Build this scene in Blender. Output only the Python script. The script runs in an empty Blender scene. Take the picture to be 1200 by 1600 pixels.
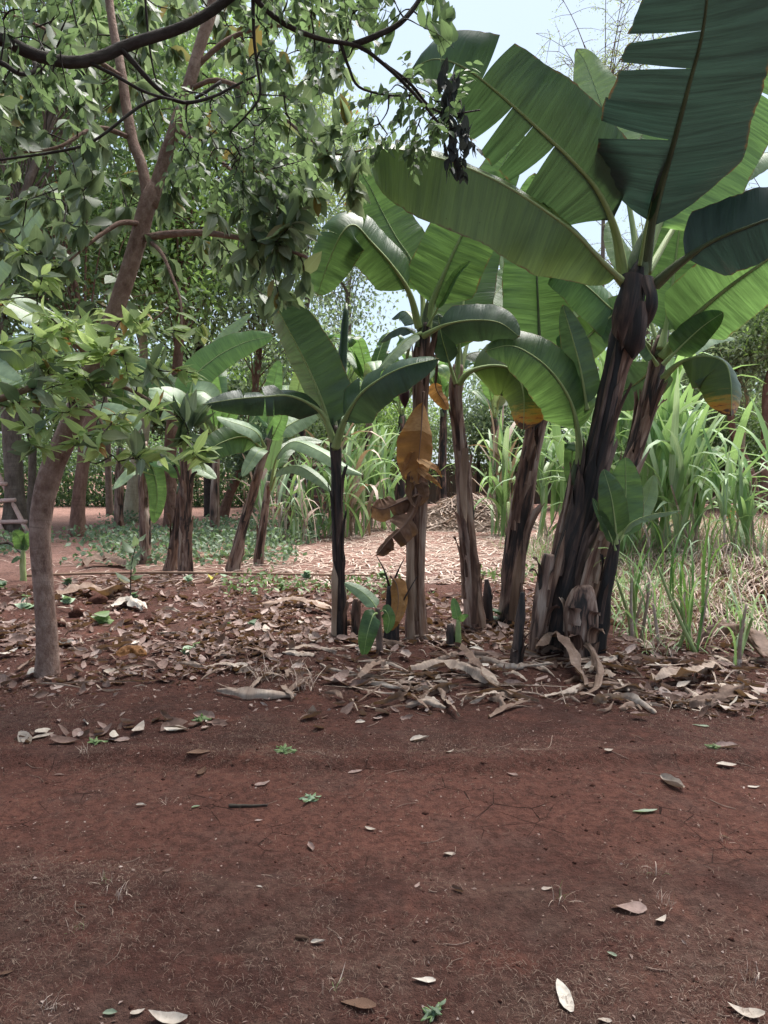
import bpy, math, random
import numpy as np
from mathutils import Vector, Matrix, Euler, Quaternion

# ------------------------------------------------------------------ camera, sky, sun, exposure
scene = bpy.context.scene
FPX, CAM_H, HORIZON = 1150.0, 1.5, 735.0            # focal length in photo pixels, eye height, horizon row
PITCH = math.atan((800.0 - HORIZON) / FPX)
cam_data = bpy.data.cameras.new('camera')
cam_data.sensor_fit = 'VERTICAL'; cam_data.sensor_height = 36.0
cam_data.lens = FPX / 1600.0 * 36.0
cam_data.clip_start = 0.05; cam_data.clip_end = 3000
cam = bpy.data.objects.new('camera', cam_data)
scene.collection.objects.link(cam)
cam.location = (0, 0, CAM_H)
cam.rotation_euler = (math.pi / 2 - PITCH, 0, 0)
scene.camera = cam

SUN_EL, SUN_AZ = 66.0, 35.0                          # degrees; azimuth measured from +Y (behind the plants) towards +X
world = bpy.data.worlds.new('World'); scene.world = world
world.use_nodes = True
wn, wl = world.node_tree.nodes, world.node_tree.links
wn.clear()
sky = wn.new('ShaderNodeTexSky'); sky.sky_type = 'NISHITA'; sky.sun_disc = False
sky.sun_elevation = math.radians(SUN_EL); sky.sun_rotation = math.radians(SUN_AZ)
sky.dust_density = 2.0; sky.air_density = 1.0; sky.ozone_density = 1.0
tcw = wn.new('ShaderNodeTexCoord')
cl = wn.new('ShaderNodeTexNoise'); cl.inputs['Scale'].default_value = 1.6; cl.inputs['Detail'].default_value = 5
cr = wn.new('ShaderNodeMapRange'); cr.inputs[1].default_value = .35; cr.inputs[2].default_value = .7
cr.inputs[3].default_value = .35; cr.inputs[4].default_value = .75
mixw = wn.new('ShaderNodeMix'); mixw.data_type = 'RGBA'
mixw.inputs[7].default_value = (4.3, 5.15, 6.0, 1)     # thin bright cloud veil
bg = wn.new('ShaderNodeBackground'); bg.inputs['Strength'].default_value = 0.085
out = wn.new('ShaderNodeOutputWorld')
wl.new(tcw.outputs['Generated'], cl.inputs['Vector']); wl.new(cl.outputs[0], cr.inputs[0])
wl.new(cr.outputs[0], mixw.inputs[0]); wl.new(sky.outputs[0], mixw.inputs[6])
wl.new(mixw.outputs[2], bg.inputs['Color']); wl.new(bg.outputs[0], out.inputs[0])

sun_d = bpy.data.lights.new('sun', 'SUN'); sun_d.energy = 4.6; sun_d.angle = math.radians(45); sun_d.color = (1, .96, .9)
sun = bpy.data.objects.new('sun', sun_d); scene.collection.objects.link(sun)
_e, _a = math.radians(SUN_EL), math.radians(SUN_AZ)
sdir = Vector((math.sin(_a) * math.cos(_e), math.cos(_a) * math.cos(_e), math.sin(_e)))
sun.rotation_euler = sdir.to_track_quat('Z', 'Y').to_euler()
sun.location = sdir * 60

scene.view_settings.view_transform = 'Standard'; scene.view_settings.look = 'None'
scene.view_settings.exposure = 1.25; scene.view_settings.gamma = 1.0
scene.view_settings.use_curve_mapping = False
scene.render.engine = 'CYCLES'
scene.cycles.max_bounces = 8; scene.cycles.diffuse_bounces = 5; scene.cycles.transmission_bounces = 6
scene.cycles.use_adaptive_sampling = True; scene.cycles.adaptive_threshold = 0.02

# ------------------------------------------------------------------ helpers
R = np.random.default_rng(7)
col = scene.collection
W = {}

def P(x, y, Y):
    """world point at distance Y in front of the camera that is seen at photo pixel (x, y)"""
    u, v = (x - 600.0) / FPX, (800.0 - y) / FPX
    dy = math.cos(PITCH) + v * math.sin(PITCH); dz = -math.sin(PITCH) + v * math.cos(PITCH)
    s = Y / dy
    return np.array((u * s, Y, CAM_H + dz * s))

def G(x, y, z=0.0):
    """ground point (height z) seen at photo pixel (x, y)"""
    u, v = (x - 600.0) / FPX, (800.0 - y) / FPX
    dy = math.cos(PITCH) + v * math.sin(PITCH); dz = -math.sin(PITCH) + v * math.cos(PITCH)
    s = (z - CAM_H) / dz
    return np.array((u * s, dy * s, z))

def _hash(ix, iy, seed):
    h = (ix * 374761393 + iy * 668265263 + seed * 1442695041) & 0xFFFFFFFF
    h = ((h ^ (h >> 13)) * 1274126177) & 0xFFFFFFFF
    return ((h ^ (h >> 16)) & 0xFFFF) / 65535.0

def vnoise(x, y, seed=0):
    x = np.asarray(x, float); y = np.asarray(y, float)
    ix = np.floor(x).astype(np.int64); iy = np.floor(y).astype(np.int64)
    fx, fy = x - ix, y - iy
    fx = fx * fx * (3 - 2 * fx); fy = fy * fy * (3 - 2 * fy)
    a = _hash(ix, iy, seed); b = _hash(ix + 1, iy, seed); c = _hash(ix, iy + 1, seed); d = _hash(ix + 1, iy + 1, seed)
    return (a * (1 - fx) + b * fx) * (1 - fy) + (c * (1 - fx) + d * fx) * fy - .5

def sstep(a, b, x):
    t = np.clip((np.asarray(x, float) - a) / (b - a), 0, 1)
    return t * t * (3 - 2 * t)

def litter_amount(x, y):
    """0..1 how thick fallen leaves lie at ground position (metres)"""
    n = 1.5 * vnoise(x * .9, y * .9, 5) + .8 * vnoise(x * 2.7, y * 2.7, 6)
    front = 4.85 + .5 * vnoise(x * .8, x * 0 + 3.1, 8) - .35 * sstep(0, 1.6, x)
    return (.03 * sstep(front - 1.0, front - .5, y) + .97 * sstep(front - .35, front + .5, y)) * (1 - sstep(7.5, 11.0, y)) * np.clip(.42 + n * 1.0, .03, 1)

def gz(x, y):
    x = np.asarray(x, float); y = np.asarray(y, float)
    near = 1 - sstep(14, 40, np.abs(y))
    z = .05 * vnoise(x * .35, y * .35, 1) + .03 * vnoise(x * .9, y * .9, 2) * near
    z = z + near * (.012 * vnoise(x * 3.1, y * 3.1, 3) + .006 * vnoise(x * 8, y * 8, 4))
    # trodden track crossing in front
    w = .30 * vnoise(x * .55, x * 0, 9) + .10 * vnoise(x * 2.3, x * 0 + 4, 10)
    z = z - .034 * sstep(2.60, 2.80, y + w) * (1 - sstep(3.70, 3.78, y + w)) + .012 * np.exp(-((y + w - 3.82) / .07) ** 2) + .005 * np.exp(-((y + w - 2.60) / .09) ** 2)
    z = z + near * .010 * (np.maximum(0, vnoise(x * 17, y * 17, 14)) + .6 * np.maximum(0, vnoise(x * 31, y * 31, 15)))
    # turned, cloddy soil under the plants
    c = sstep(4.9, 5.6, y) * (1 - sstep(9.5, 12, y))
    z = z + c * (.07 * np.maximum(0, vnoise(x * 1.5, y * 1.5, 11) + .05) + .05 * np.maximum(0, vnoise(x * 4.2, y * 4.2, 12)) + .03 * np.maximum(0, vnoise(x * 9, y * 9, 13)))
    # grassy bank on the right
    z = z + .38 * sstep(2.9, 4.6, x) * sstep(6.8, 8.0, y) * (1 - sstep(13, 18, y))
    return z

def Gz(x, y):
    p = G(x, y)
    for _ in range(2):
        p = G(x, y, float(gz(p[0], p[1])))
    return p

def link(o, parent, worg):
    col.objects.link(o)
    worg = Vector([float(c) for c in worg])
    if parent is not None:
        o.parent = parent; o.location = worg - W[parent.name]
    else:
        o.location = worg
    W[o.name] = worg
    return o

def tag(o, label=None, cat=None, group=None, kind=None):
    if label: o['label'] = label
    if cat: o['category'] = cat
    if group: o['group'] = group
    if kind: o['kind'] = kind
    return o

def empty(name, loc, label, cat, group=None):
    o = bpy.data.objects.new(name, None); o.empty_display_size = .1
    link(o, None, loc)
    return tag(o, label, cat, group)

def mesh_data(name, V, faces, mat, PU=None, smooth=True):
    V = np.asarray(V, np.float32)
    if not isinstance(faces, (list, tuple)): faces = [faces]
    faces = [np.asarray(f, np.int32) for f in faces if len(f)]
    me = bpy.data.meshes.new(name)
    me.vertices.add(len(V)); me.vertices.foreach_set('co', V.ravel())
    li = np.concatenate([f.ravel() for f in faces])
    tot = np.concatenate([np.full(len(f), f.shape[1], np.int32) for f in faces])
    st = np.concatenate([[0], np.cumsum(tot)[:-1]]).astype(np.int32)
    me.loops.add(len(li)); me.loops.foreach_set('vertex_index', li)
    me.polygons.add(len(tot)); me.polygons.foreach_set('loop_start', st)
    me.update(calc_edges=True)
    me.polygons.foreach_set('use_smooth', np.full(len(tot), smooth, bool))
    if PU is not None:
        a = me.attributes.new('puv', 'FLOAT_VECTOR', 'POINT')
        a.data.foreach_set('vector', np.asarray(PU, np.float32).ravel())
    me.materials.append(mat)
    return me

def mesh(name, V, faces, mat, parent=None, PU=None, org=None, smooth=True):
    V = np.asarray(V, float)
    if org is None: org = V[0]
    me = mesh_data(name, V - np.asarray(org), faces, mat, PU, smooth)
    return link(bpy.data.objects.new(name, me), parent, org)

def put(name, me, parent, worg, rot=None, scale=1.0):
    """a copy of shared mesh data at a world place"""
    o = bpy.data.objects.new(name, me)
    link(o, parent, worg)
    if rot is not None:
        o.rotation_mode = 'QUATERNION'; o.rotation_quaternion = rot
    o.scale = (scale,) * 3 if np.isscalar(scale) else scale
    return o

def spline(ctrl, n):
    """Catmull-Rom through the control rows (any number of columns), evenly resampled by arc length"""
    c = np.asarray(ctrl, float)
    if len(c) == 2: c = np.array([c[0], (c[0] + c[1]) / 2, c[1]])
    p = np.vstack([2 * c[0] - c[1], c, 2 * c[-1] - c[-2]])
    out = []
    for i in range(len(c) - 1):
        t = np.linspace(0, 1, 24, endpoint=False)[:, None]
        a, b, d, e = p[i], p[i + 1], p[i + 2], p[i + 3]
        out.append(.5 * (2 * b + (d - a) * t + (2 * a - 5 * b + 4 * d - e) * t ** 2 + (3 * b - a - 3 * d + e) * t ** 3))
    out.append(c[-1:])
    q = np.vstack(out)
    s = np.concatenate([[0], np.cumsum(np.linalg.norm(np.diff(q[:, :3], axis=0), axis=1))])
    u = np.linspace(0, s[-1], n)
    return np.stack([np.interp(u, s, q[:, k]) for k in range(q.shape[1])], 1), s[-1]

def norm(v):
    return v / np.maximum(np.linalg.norm(v, axis=-1, keepdims=True), 1e-9)

def tube(path, rad, sides=8, rough=0.0, seed=0, cap=True, lobes=0.0):
    path = np.asarray(path, float); n = len(path)
    rad = np.broadcast_to(np.asarray(rad, float), (n,))
    T = norm(np.gradient(path, axis=0))
    ref = np.array((1., 0, 0)) if abs(T[0][0]) < .8 else np.array((0, 1., 0))
    A = np.zeros_like(T); a = norm(ref - T[0] * (ref @ T[0])); A[0] = a
    for i in range(1, n):
        a = a - T[i] * (a @ T[i]); a = a / np.linalg.norm(a); A[i] = a
    B = np.cross(T, A)
    th = np.linspace(0, 2 * np.pi, sides, endpoint=False)
    s = np.concatenate([[0], np.cumsum(np.linalg.norm(np.diff(path, axis=0), axis=1))])
    rr = rad[:, None] * np.ones((1, sides))
    if rough:
        rm = max(rad.mean(), 1e-4)
        S = (s[:, None] + 0 * th) / rm
        rr = rr * (1 + rough * (vnoise(np.cos(th) * 1.3 + S * .33 + 20, np.sin(th) * 1.3 + S * .11 + 9, seed) * 1.6 + .7 * vnoise(np.cos(th) * 3 + S * .9, np.sin(th) * 3 + 5, seed + 1)))
    if lobes:
        rr = rr * (1 + lobes * np.cos(th * 3 + s[:, None] * 2.2 + seed))
    V = path[:, None, :] + rr[..., None] * (np.cos(th)[None, :, None] * A[:, None, :] + np.sin(th)[None, :, None] * B[:, None, :])
    PU = np.stack([rr * np.cos(th), rr * np.sin(th), s[:, None] + 0 * th], -1)
    i = np.arange(n - 1)[:, None] * sides; j = np.arange(sides)[None, :]; k = (j + 1) % sides
    Q = np.stack([i + j, i + k, i + sides + k, i + sides + j], -1).reshape(-1, 4)
    V = V.reshape(-1, 3); PU = PU.reshape(-1, 3)
    fl = [Q]
    if cap:
        V = np.vstack([V, path[0], path[-1]]); PU = np.vstack([PU, (0, 0, 0), (0, 0, s[-1])])
        m = n * sides; j = np.arange(sides)
        fl.append(np.stack([(j + 1) % sides, j, np.full(sides, m)], -1))
        fl.append(np.stack([m - sides + j, m - sides + (j + 1) % sides, np.full(sides, m + 1)], -1))
    return V, fl, PU

class Bag:
    """collects pieces into one mesh"""
    def __init__(s): s.V, s.F3, s.F4, s.U, s.n = [], [], [], [], 0
    def add(s, V, faces, PU=None):
        V = np.asarray(V, float)
        if not isinstance(faces, (list, tuple)): faces = [faces]
        for f in faces:
            f = np.asarray(f)
            if len(f): (s.F4 if f.shape[1] == 4 else s.F3).append(f + s.n)
        s.V.append(V); s.U.append(np.zeros_like(V) if PU is None else np.asarray(PU, float)); s.n += len(V)
    def build(s, name, mat, parent=None, org=None, smooth=True):
        fs = [np.vstack(f) for f in (s.F4, s.F3) if f]
        return mesh(name, np.vstack(s.V), fs, mat, parent, np.vstack(s.U), org, smooth)

def frames(d, nrm):
    """rows of unit direction, side, normal"""
    d = norm(d); s = norm(np.cross(d, nrm)); n = np.cross(s, d)
    return d, s, n

def leaf_cloud(c, d, nrm, L, Wd, curl=.25, fold=.25, detail=1, u=None):
    """many leaves at once. detail 0: folded diamond of two triangles; 1: five cross-sections"""
    n = len(c); d, s, nn = frames(d, nrm)
    L = np.broadcast_to(L, (n,))[:, None]; Wd = np.broadcast_to(Wd, (n,))[:, None]; curl = np.broadcast_to(curl, (n,))[:, None]
    u = R.random(n) if u is None else u
    if detail == 0:
        m = c + d * L * .45 - nn * curl * L * .1
        V = np.stack([c, m + s * Wd + nn * fold * Wd, c + d * L - nn * curl * L * .5, m - s * Wd + nn * fold * Wd], 1)
        b = np.arange(n)[:, None] * 4
        Fc = np.vstack([b + np.array([[0, 1, 2]]), b + np.array([[0, 2, 3]])])
        PU = np.stack([np.tile(np.array([0, .45, 1, .45]), (n, 1)), np.tile(np.array([0, 1, 0, -1.]), (n, 1)), np.repeat(u[:, None], 4, 1)], -1)
        return V.reshape(-1, 3), Fc, PU.reshape(-1, 3)
    ts = np.array([0, .18, .45, .75, 1.0]); ws = np.array([.06, .72, 1, .62, .03])
    cols = []
    us = []
    for t, w in zip(ts, ws):
        m = c + d * L * (t - .1 * curl * t * t) - nn * curl * L * t * t
        cols += [m - s * Wd * w + nn * fold * Wd * w, m, m + s * Wd * w + nn * fold * Wd * w]
        us += [(t, -w), (t, 0), (t, w)]
    V = np.stack(cols, 1)
    q = []
    for k in range(4):
        for j in range(2):
            a = k * 3 + j; q.append((a, a + 1, a + 4, a + 3))
    b = np.arange(n)[:, None, None] * 15
    Fc = (b + np.array(q)[None]).reshape(-1, 4)
    PU = np.concatenate([np.tile(np.array(us), (n, 1, 1)), np.repeat(u[:, None, None], 15, 1)], -1)
    return V.reshape(-1, 3), Fc, PU.reshape(-1, 3)

def rdir(n, up=0.0):
    v = R.normal(size=(n, 3)); v[:, 2] += up
    return norm(v)
# ------------------------------------------------------------------ materials (all procedural)
def new_mat(name):
    m = bpy.data.materials.new(name); m.use_nodes = True
    nt = m.node_tree; nt.nodes.clear()
    return m, nt.nodes, nt.links

class NB:
    """tiny node-building helper"""
    def __init__(s, name):
        s.m, s.n, s.l = new_mat(name)
    def put(s, sock, v):
        if isinstance(v, bpy.types.NodeSocket): s.l.new(v, sock)
        elif isinstance(v, (tuple, list)) and len(v) == 3 and sock.type == 'RGBA': sock.default_value = (*v, 1)
        else: sock.default_value = v
    def attr(s, name='puv'):
        a = s.n.new('ShaderNodeAttribute'); a.attribute_name = name; return a.outputs['Vector']
    def coord(s, w='Object'): return s.n.new('ShaderNodeTexCoord').outputs[w]
    def pos(s): return s.n.new('ShaderNodeNewGeometry').outputs['Position']
    def rnd(s): return s.n.new('ShaderNodeObjectInfo').outputs['Random']
    def sep(s, v):
        x = s.n.new('ShaderNodeSeparateXYZ'); s.l.new(v, x.inputs[0]); return x.outputs
    def scale(s, v, k):
        x = s.n.new('ShaderNodeVectorMath'); x.operation = 'MULTIPLY'; s.l.new(v, x.inputs[0]); x.inputs[1].default_value = k; return x.outputs[0]
    def noise(s, v, sc, det=4, rough=.55, dist=0.0):
        x = s.n.new('ShaderNodeTexNoise'); s.l.new(v, x.inputs['Vector'])
        x.inputs['Scale'].default_value = sc; x.inputs['Detail'].default_value = det; x.inputs['Roughness'].default_value = rough; x.inputs['Distortion'].default_value = dist
        return x.outputs[0]
    def voro(s, v, sc, feature='F1'):
        x = s.n.new('ShaderNodeTexVoronoi'); x.feature = feature; s.l.new(v, x.inputs['Vector']); x.inputs['Scale'].default_value = sc
        return x.outputs['Distance']
    def math(s, op, a, b=0.0, c=0.0):
        x = s.n.new('ShaderNodeMath'); x.operation = op
        for i, v in enumerate((a, b, c)): s.put(x.inputs[i], v)
        return x.outputs[0]
    def rng(s, v, a, b, c=0.0, d=1.0):
        x = s.n.new('ShaderNodeMapRange'); s.put(x.inputs[0], v)
        for i, k in enumerate((a, b, c, d)): x.inputs[i + 1].default_value = k
        return x.outputs[0]
    def ramp(s, v, stops):
        x = s.n.new('ShaderNodeValToRGB'); s.put(x.inputs[0], v); e = x.color_ramp.elements
        while len(e) < len(stops): e.new(.5)
        for k, (p, c) in enumerate(stops): e[k].position = p; e[k].color = (*c, 1)
        return x.outputs[0]
    def mix(s, f, a, b, mode='MIX'):
        x = s.n.new('ShaderNodeMix'); x.data_type = 'RGBA'; x.blend_type = mode
        s.put(x.inputs[0], f); s.put(x.inputs[6], a); s.put(x.inputs[7], b); return x.outputs[2]
    def bump(s, h, strength=.5, dist=.01):
        x = s.n.new('ShaderNodeBump'); s.put(x.inputs['Height'], h); x.inputs['Strength'].default_value = strength; x.inputs['Distance'].default_value = dist
        return x.outputs[0]
    def pbsdf(s, color, rough=.6, spec=.4, nrm=None):
        x = s.n.new('ShaderNodeBsdfPrincipled'); s.put(x.inputs['Base Color'], color); s.put(x.inputs['Roughness'], rough)
        x.inputs['Specular IOR Level'].default_value = spec
        if nrm is not None: s.l.new(nrm, x.inputs['Normal'])
        return x.outputs[0]
    def out(s, sh):
        o = s.n.new('ShaderNodeOutputMaterial'); s.l.new(sh, o.inputs[0]); return s.m
    def thin(s, bsdf, tcol, f, nrm=None):
        t = s.n.new('ShaderNodeBsdfTranslucent'); s.put(t.inputs[0], tcol)
        if nrm is not None: s.l.new(nrm, t.inputs['Normal'])
        x = s.n.new('ShaderNodeMixShader'); s.put(x.inputs[0], f); s.l.new(bsdf, x.inputs[1]); s.l.new(t.outputs[0], x.inputs[2]); return x.outputs[0]

def foliage(name, dark, light, trans, tf=.3, rough=.45, spec=.4, accent=None):
    b = NB(name); a = b.sep(b.attr()); r = b.math('FRACT', b.math('ADD', a[2], b.math('MULTIPLY', b.rnd(), 7.3)))
    big = b.noise(b.pos(), .9, 2)
    f = b.math('ADD', b.math('MULTIPLY', r, .7), b.rng(big, .3, .7, -.1, .4))
    c = b.mix(f, dark, light)
    if accent:
        c = b.mix(b.rng(r, .95, .97), c, accent)
    rib = b.math('ABSOLUTE', a[1])
    c = b.mix(b.rng(rib, 0.0, .12, .45, 0), c, tuple(min(1, k * 1.7 + .02) for k in light))
    tc = b.mix(f, tuple(k * .7 for k in trans), trans)
    if accent: tc = b.mix(b.rng(r, .95, .97), tc, accent)
    return b.out(b.thin(b.pbsdf(c, rough, spec), tc, tf))

def banana_mat(name, dark, light, trans, tf=.35, mode='green', rough=.38):
    b = NB(name); a = b.sep(b.attr()); r = b.rnd()
    # fine veins run across the blade, from the midrib to the edge
    vec = b.attr()
    st = b.noise(b.scale(vec, (46, .7, 0)), 1, 3, .65)
    st2 = b.noise(b.scale(vec, (10, .4, 0)), 1, 4, .65)
    blot = b.noise(b.scale(vec, (5, 2, 0)), 1, 4, .6)
    f = b.math('ADD', b.math('MULTIPLY', st2, .75), b.math('MULTIPLY', b.math('ADD', r, -.5), .35))
    c = b.mix(b.rng(f, .15, .65), dark, light)
    c = b.mix(b.rng(st, .35, .65, 0, .6), c, tuple(k * .6 for k in dark))
    c = b.mix(b.rng(blot, .45, .75, 0, .3), c, tuple(k * 1.5 for k in light))
    t = b.mix(b.rng(b.math('ADD', b.math('MULTIPLY', st, .5), b.math('MULTIPLY', st2, .5)), .40, .60), tuple(k * .42 for k in trans), trans)
    edge = b.math('ABSOLUTE', a[1])
    if mode == 'green':
        sp = b.rng(b.noise(b.scale(vec, (60, 22, 0)), 1, 2), .68, .73)
        sp = b.math('MULTIPLY', sp, b.rng(blot, .5, .65))
        c = b.mix(sp, c, (.06, .045, .02)); t = b.mix(sp, t, (.05, .04, .015))
        tipn = b.math('ADD', a[2], b.math('MULTIPLY', b.math('ADD', blot, -.5), .05))
        tipf = b.rng(tipn, .985, .997)
        c = b.mix(tipf, c, (.17, .1, .04)); t = b.mix(tipf, t, (.15, .08, .03))
    else:      # dying: green, then yellow, then brown towards the tip
        q = b.math('ADD', a[2], b.math('MULTIPLY', b.math('ADD', b.noise(b.scale(vec, (22, 1.1, 0)), 1, 4, .7), -.5), .45))
        yel = b.ramp(q, [(0, light), (.74, light), (.84, (.36, .25, .04)), (.91, (.38, .16, .025)), (.95, (.10, .045, .02)), (1, (.05, .025, .015))])
        use = b.rng(q, .72, .86)
        c = b.mix(use, c, yel); t = b.mix(use, t, yel)
    mar = b.math('MULTIPLY', b.rng(b.math('ADD', edge, b.math('MULTIPLY', b.math('ADD', st2, -.5), .12)), .965, .995), b.rng(blot, .42, .55))
    c = b.mix(mar, c, (.16, .10, .05)); t = b.mix(mar, t, (.14, .08, .03))
    h = b.math('ADD', b.math('MULTIPLY', st, .6), st2)
    nrm = b.bump(h, .6, .010)
    return b.out(b.thin(b.pbsdf(c, rough, .45, nrm), t, tf, nrm))

def dry_mat(name, stops, tf=.15, vein=True, trans=(.45, .25, .1)):
    b = NB(name); vec = b.attr(); a = b.sep(vec); r = b.rnd()
    rr = b.math('FRACT', b.math('ADD', a[2], b.math('MULTIPLY', r, 5.1)))
    n = b.noise(b.pos(), 9, 4)
    f = b.math('ADD', b.math('MULTIPLY', rr, .7), b.rng(n, .3, .7, 0, .3))
    c = b.ramp(f, stops)
    fine = b.noise(b.scale(vec, (45, 4, 0)), 1, 3) if vein else b.noise(b.pos(), 60, 3)
    c = b.mix(b.rng(fine, .4, .7, 0, .4), c, tuple(k * .45 for k in stops[0][1]))
    nrm = b.bump(fine, .4, .004)
    return b.out(b.thin(b.pbsdf(c, .75, .2, nrm), trans, tf, nrm))

def bark_mat(name, dark, mid, pale, sc=14, stretch=.35, strength=.6, spots=.3):
    b = NB(name); v = b.scale(b.attr(), (1, 1, stretch))
    n = b.noise(v, sc, 6, .65); n2 = b.noise(v, sc * 4.3, 4, .6); bl = b.noise(b.attr(), 3.1, 3)
    c = b.ramp(b.math('ADD', b.math('MULTIPLY', n, .7), b.math('MULTIPLY', n2, .3)), [(.28, dark), (.48, mid), (.72, pale)])
    c = b.mix(b.rng(bl, .5, .68, 0, spots), c, tuple(min(1, k * 1.5) for k in pale))
    ring = b.noise(b.scale(b.attr(), (1, 1, 16)), 2.0, 2)
    c = b.mix(b.rng(ring, .58, .7, 0, .35), c, dark)
    nrm = b.bump(b.math('ADD', n, b.math('MULTIPLY', n2, .5)), strength, .02)
    return b.out(b.pbsdf(c, .85, .2, nrm))

def stem_mat(name, stops, spec=.35):
    b = NB(name); v = b.attr()
    fib = b.noise(b.scale(v, (60, 60, 1.6)), 1, 4, .65, .4)
    pat = b.noise(b.scale(v, (13, 13, 1.1)), 1, 5, .62, 1.2)
    f = b.math('ADD', b.math('MULTIPLY', pat, .72), b.math('MULTIPLY', fib, .35))
    f = b.math('ADD', f, b.math('MULTIPLY', b.math('ADD', b.rnd(), -.5), .14))
    big = b.noise(b.scale(v, (5, 5, 1.6)), 1, 3, .6, .5)
    f = b.math('ADD', f, b.rng(big, .3, .7, -.16, .16))
    c = b.ramp(f, stops)
    c = b.mix(b.rng(fib, .5, .75, 0, .35), c, (.012, .009, .008))
    nrm = b.bump(b.math('ADD', fib, b.math('MULTIPLY', pat, .6)), .7, .012)
    return b.out(b.pbsdf(c, .6, spec, nrm))

def plain(name, c1, c2, rough=.7, sc=20, spec=.3, bump=.3):
    b = NB(name); n = b.noise(b.coord('Object'), sc, 4)
    c = b.mix(b.rng(n, .3, .7), c1, c2)
    c = b.mix(b.math('MULTIPLY', b.rnd(), .35), c, tuple(k * .6 for k in c1))
    return b.out(b.pbsdf(c, rough, spec, b.bump(n, bump, .01)))

M = {}
# --- soil
b = NB('red_soil'); p = b.pos(); s = b.sep(p)
n1 = b.noise(p, .55, 4, .6); n2 = b.noise(p, 3.2, 6, .65); n3 = b.noise(p, 26, 5, .7); n4 = b.noise(p, 130, 3, .7)
c = b.ramp(b.math('ADD', b.math('MULTIPLY', n1, .45), b.math('MULTIPLY', n2, .55)), [(.30, (.036, .0165, .0134)), (.46, (.070, .0305, .0240)), (.60, (.107, .0465, .0360)), (.75, (.155, .074, .058))])
wob = b.math('ADD', s[1], b.math('MULTIPLY', b.math('ADD', b.noise(p, 1.3, 3), -.5), .7))
track = b.math('MULTIPLY', b.rng(wob, 2.62, 2.95), b.rng(wob, 3.9, 3.55))
c = b.mix(b.math('MULTIPLY', track, .42), c, (.185, .078, .057))
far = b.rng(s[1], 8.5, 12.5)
c = b.mix(b.math('MULTIPLY', far, .75), c, (.42, .245, .20))  # pales the ground beyond the stems: the clearing's open light, put into the colour
thatch = b.math('MULTIPLY', b.rng(wob, 3.0, 2.4), b.rng(b.noise(p, 2.2, 5, .7), .42, .62))
c = b.mix(b.math('MULTIPLY', thatch, .45), c, (.14, .095, .075))
red = b.rng(b.noise(p, 2.6, 4, .6), .56, .66)
c = b.mix(b.math('MULTIPLY', red, .45), c, (.155, .062, .044))
gry = b.rng(b.noise(p, 1.9, 5, .7), .52, .64)
c = b.mix(b.math('MULTIPLY', gry, .4), c, (.10, .062, .052))
c = b.mix(b.rng(n3, .42, .62, 0, .6), c, (.03, .014, .011))
c = b.mix(b.rng(n4, .6, .74, 0, .55), c, (.22, .13, .105))
crk = b.voro(b.scale(p, (1, 1, 0)), 5.5, 'DISTANCE_TO_EDGE')
wv = b.noise(p, 12, 3)
crk = b.math('ADD', crk, b.math('MULTIPLY', b.math('ADD', wv, -.5), .05))
crm = b.math('MULTIPLY', b.rng(crk, .012, .003), b.math('MULTIPLY', track, b.rng(b.noise(p, 1.7, 2), .52, .6)))
c = b.mix(b.math('MULTIPLY', crm, .8), c, (.02, .008, .006))
h = b.math('ADD', b.math('ADD', b.math('MULTIPLY', n3, 1.0), b.math('MULTIPLY', n4, .45)), b.math('MULTIPLY', n2, .8))
h = b.math('SUBTRACT', h, b.math('MULTIPLY', crm, .8))
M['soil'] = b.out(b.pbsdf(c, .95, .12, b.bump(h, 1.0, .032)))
M['clod'] = plain('soil_clod', (.05, .021, .016), (.10, .044, .033), .95, 30, .1, .9)

# --- leaves
M['ban'] = banana_mat('banana_leaf_green', (.03, .07, .03), (.058, .12, .048), (.20, .36, .09), .40)
M['ban_dark'] = banana_mat('banana_leaf_deep_green', (.03, .06, .034), (.052, .098, .055), (.08, .15, .05), .24, rough=.35)
M['ban_slate'] = banana_mat('banana_leaf_backlit_slate', (.024, .041, .040), (.043, .069, .066), (.04, .085, .06), .2, rough=.38)  # grey-blue darkening of backlight and haze, put into the leaf colour
M['ban_pale'] = banana_mat('banana_leaf_pale', (.16, .24, .14), (.27, .36, .22), (.28, .42, .12), .3, rough=.45)
M['ban_lime'] = banana_mat('banana_leaf_young', (.055, .13, .045), (.09, .19, .065), (.215, .39, .105), .45)
M['ban_yel'] = banana_mat('banana_leaf_yellowing', (.03, .07, .022), (.07, .11, .03), (.18, .28, .05), .34, mode='old')
M['ban_olive'] = banana_mat('banana_leaf_olive', (.05, .09, .032), (.10, .16, .055), (.36, .50, .13), .48)
M['midrib'] = stem_mat('banana_midrib', [(.25, (.14, .20, .07)), (.5, (.26, .34, .13)), (.8, (.36, .42, .2))])
M['midrib_dark'] = stem_mat('banana_midrib_dark', [(.25, (.04, .055, .03)), (.5, (.09, .12, .06)), (.8, (.16, .19, .1))])
M['stem'] = stem_mat('banana_stem', [(.35, (.010, .008, .008)), (.44, (.028, .018, .015)), (.51, (.12, .066, .05)), (.60, (.23, .145, .112)), (.74, (.40, .31, .26))])
M['stem_black'] = stem_mat('banana_stem_black', [(.36, (.009, .008, .0085)), (.48, (.019, .014, .014)), (.60, (.065, .040, .033)), (.78, (.19, .13, .105))])
M['sheath_tan'] = stem_mat('dry_leaf_sheath_tan', [(.3, (.10, .06, .04)), (.5, (.25, .16, .11)), (.75, (.42, .31, .235))], .25)
M['sheath'] = stem_mat('dry_leaf_sheath', [(.34, (.02, .013, .011)), (.47, (.085, .045, .033)), (.58, (.21, .125, .088)), (.74, (.38, .29, .23))], .25)
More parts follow.
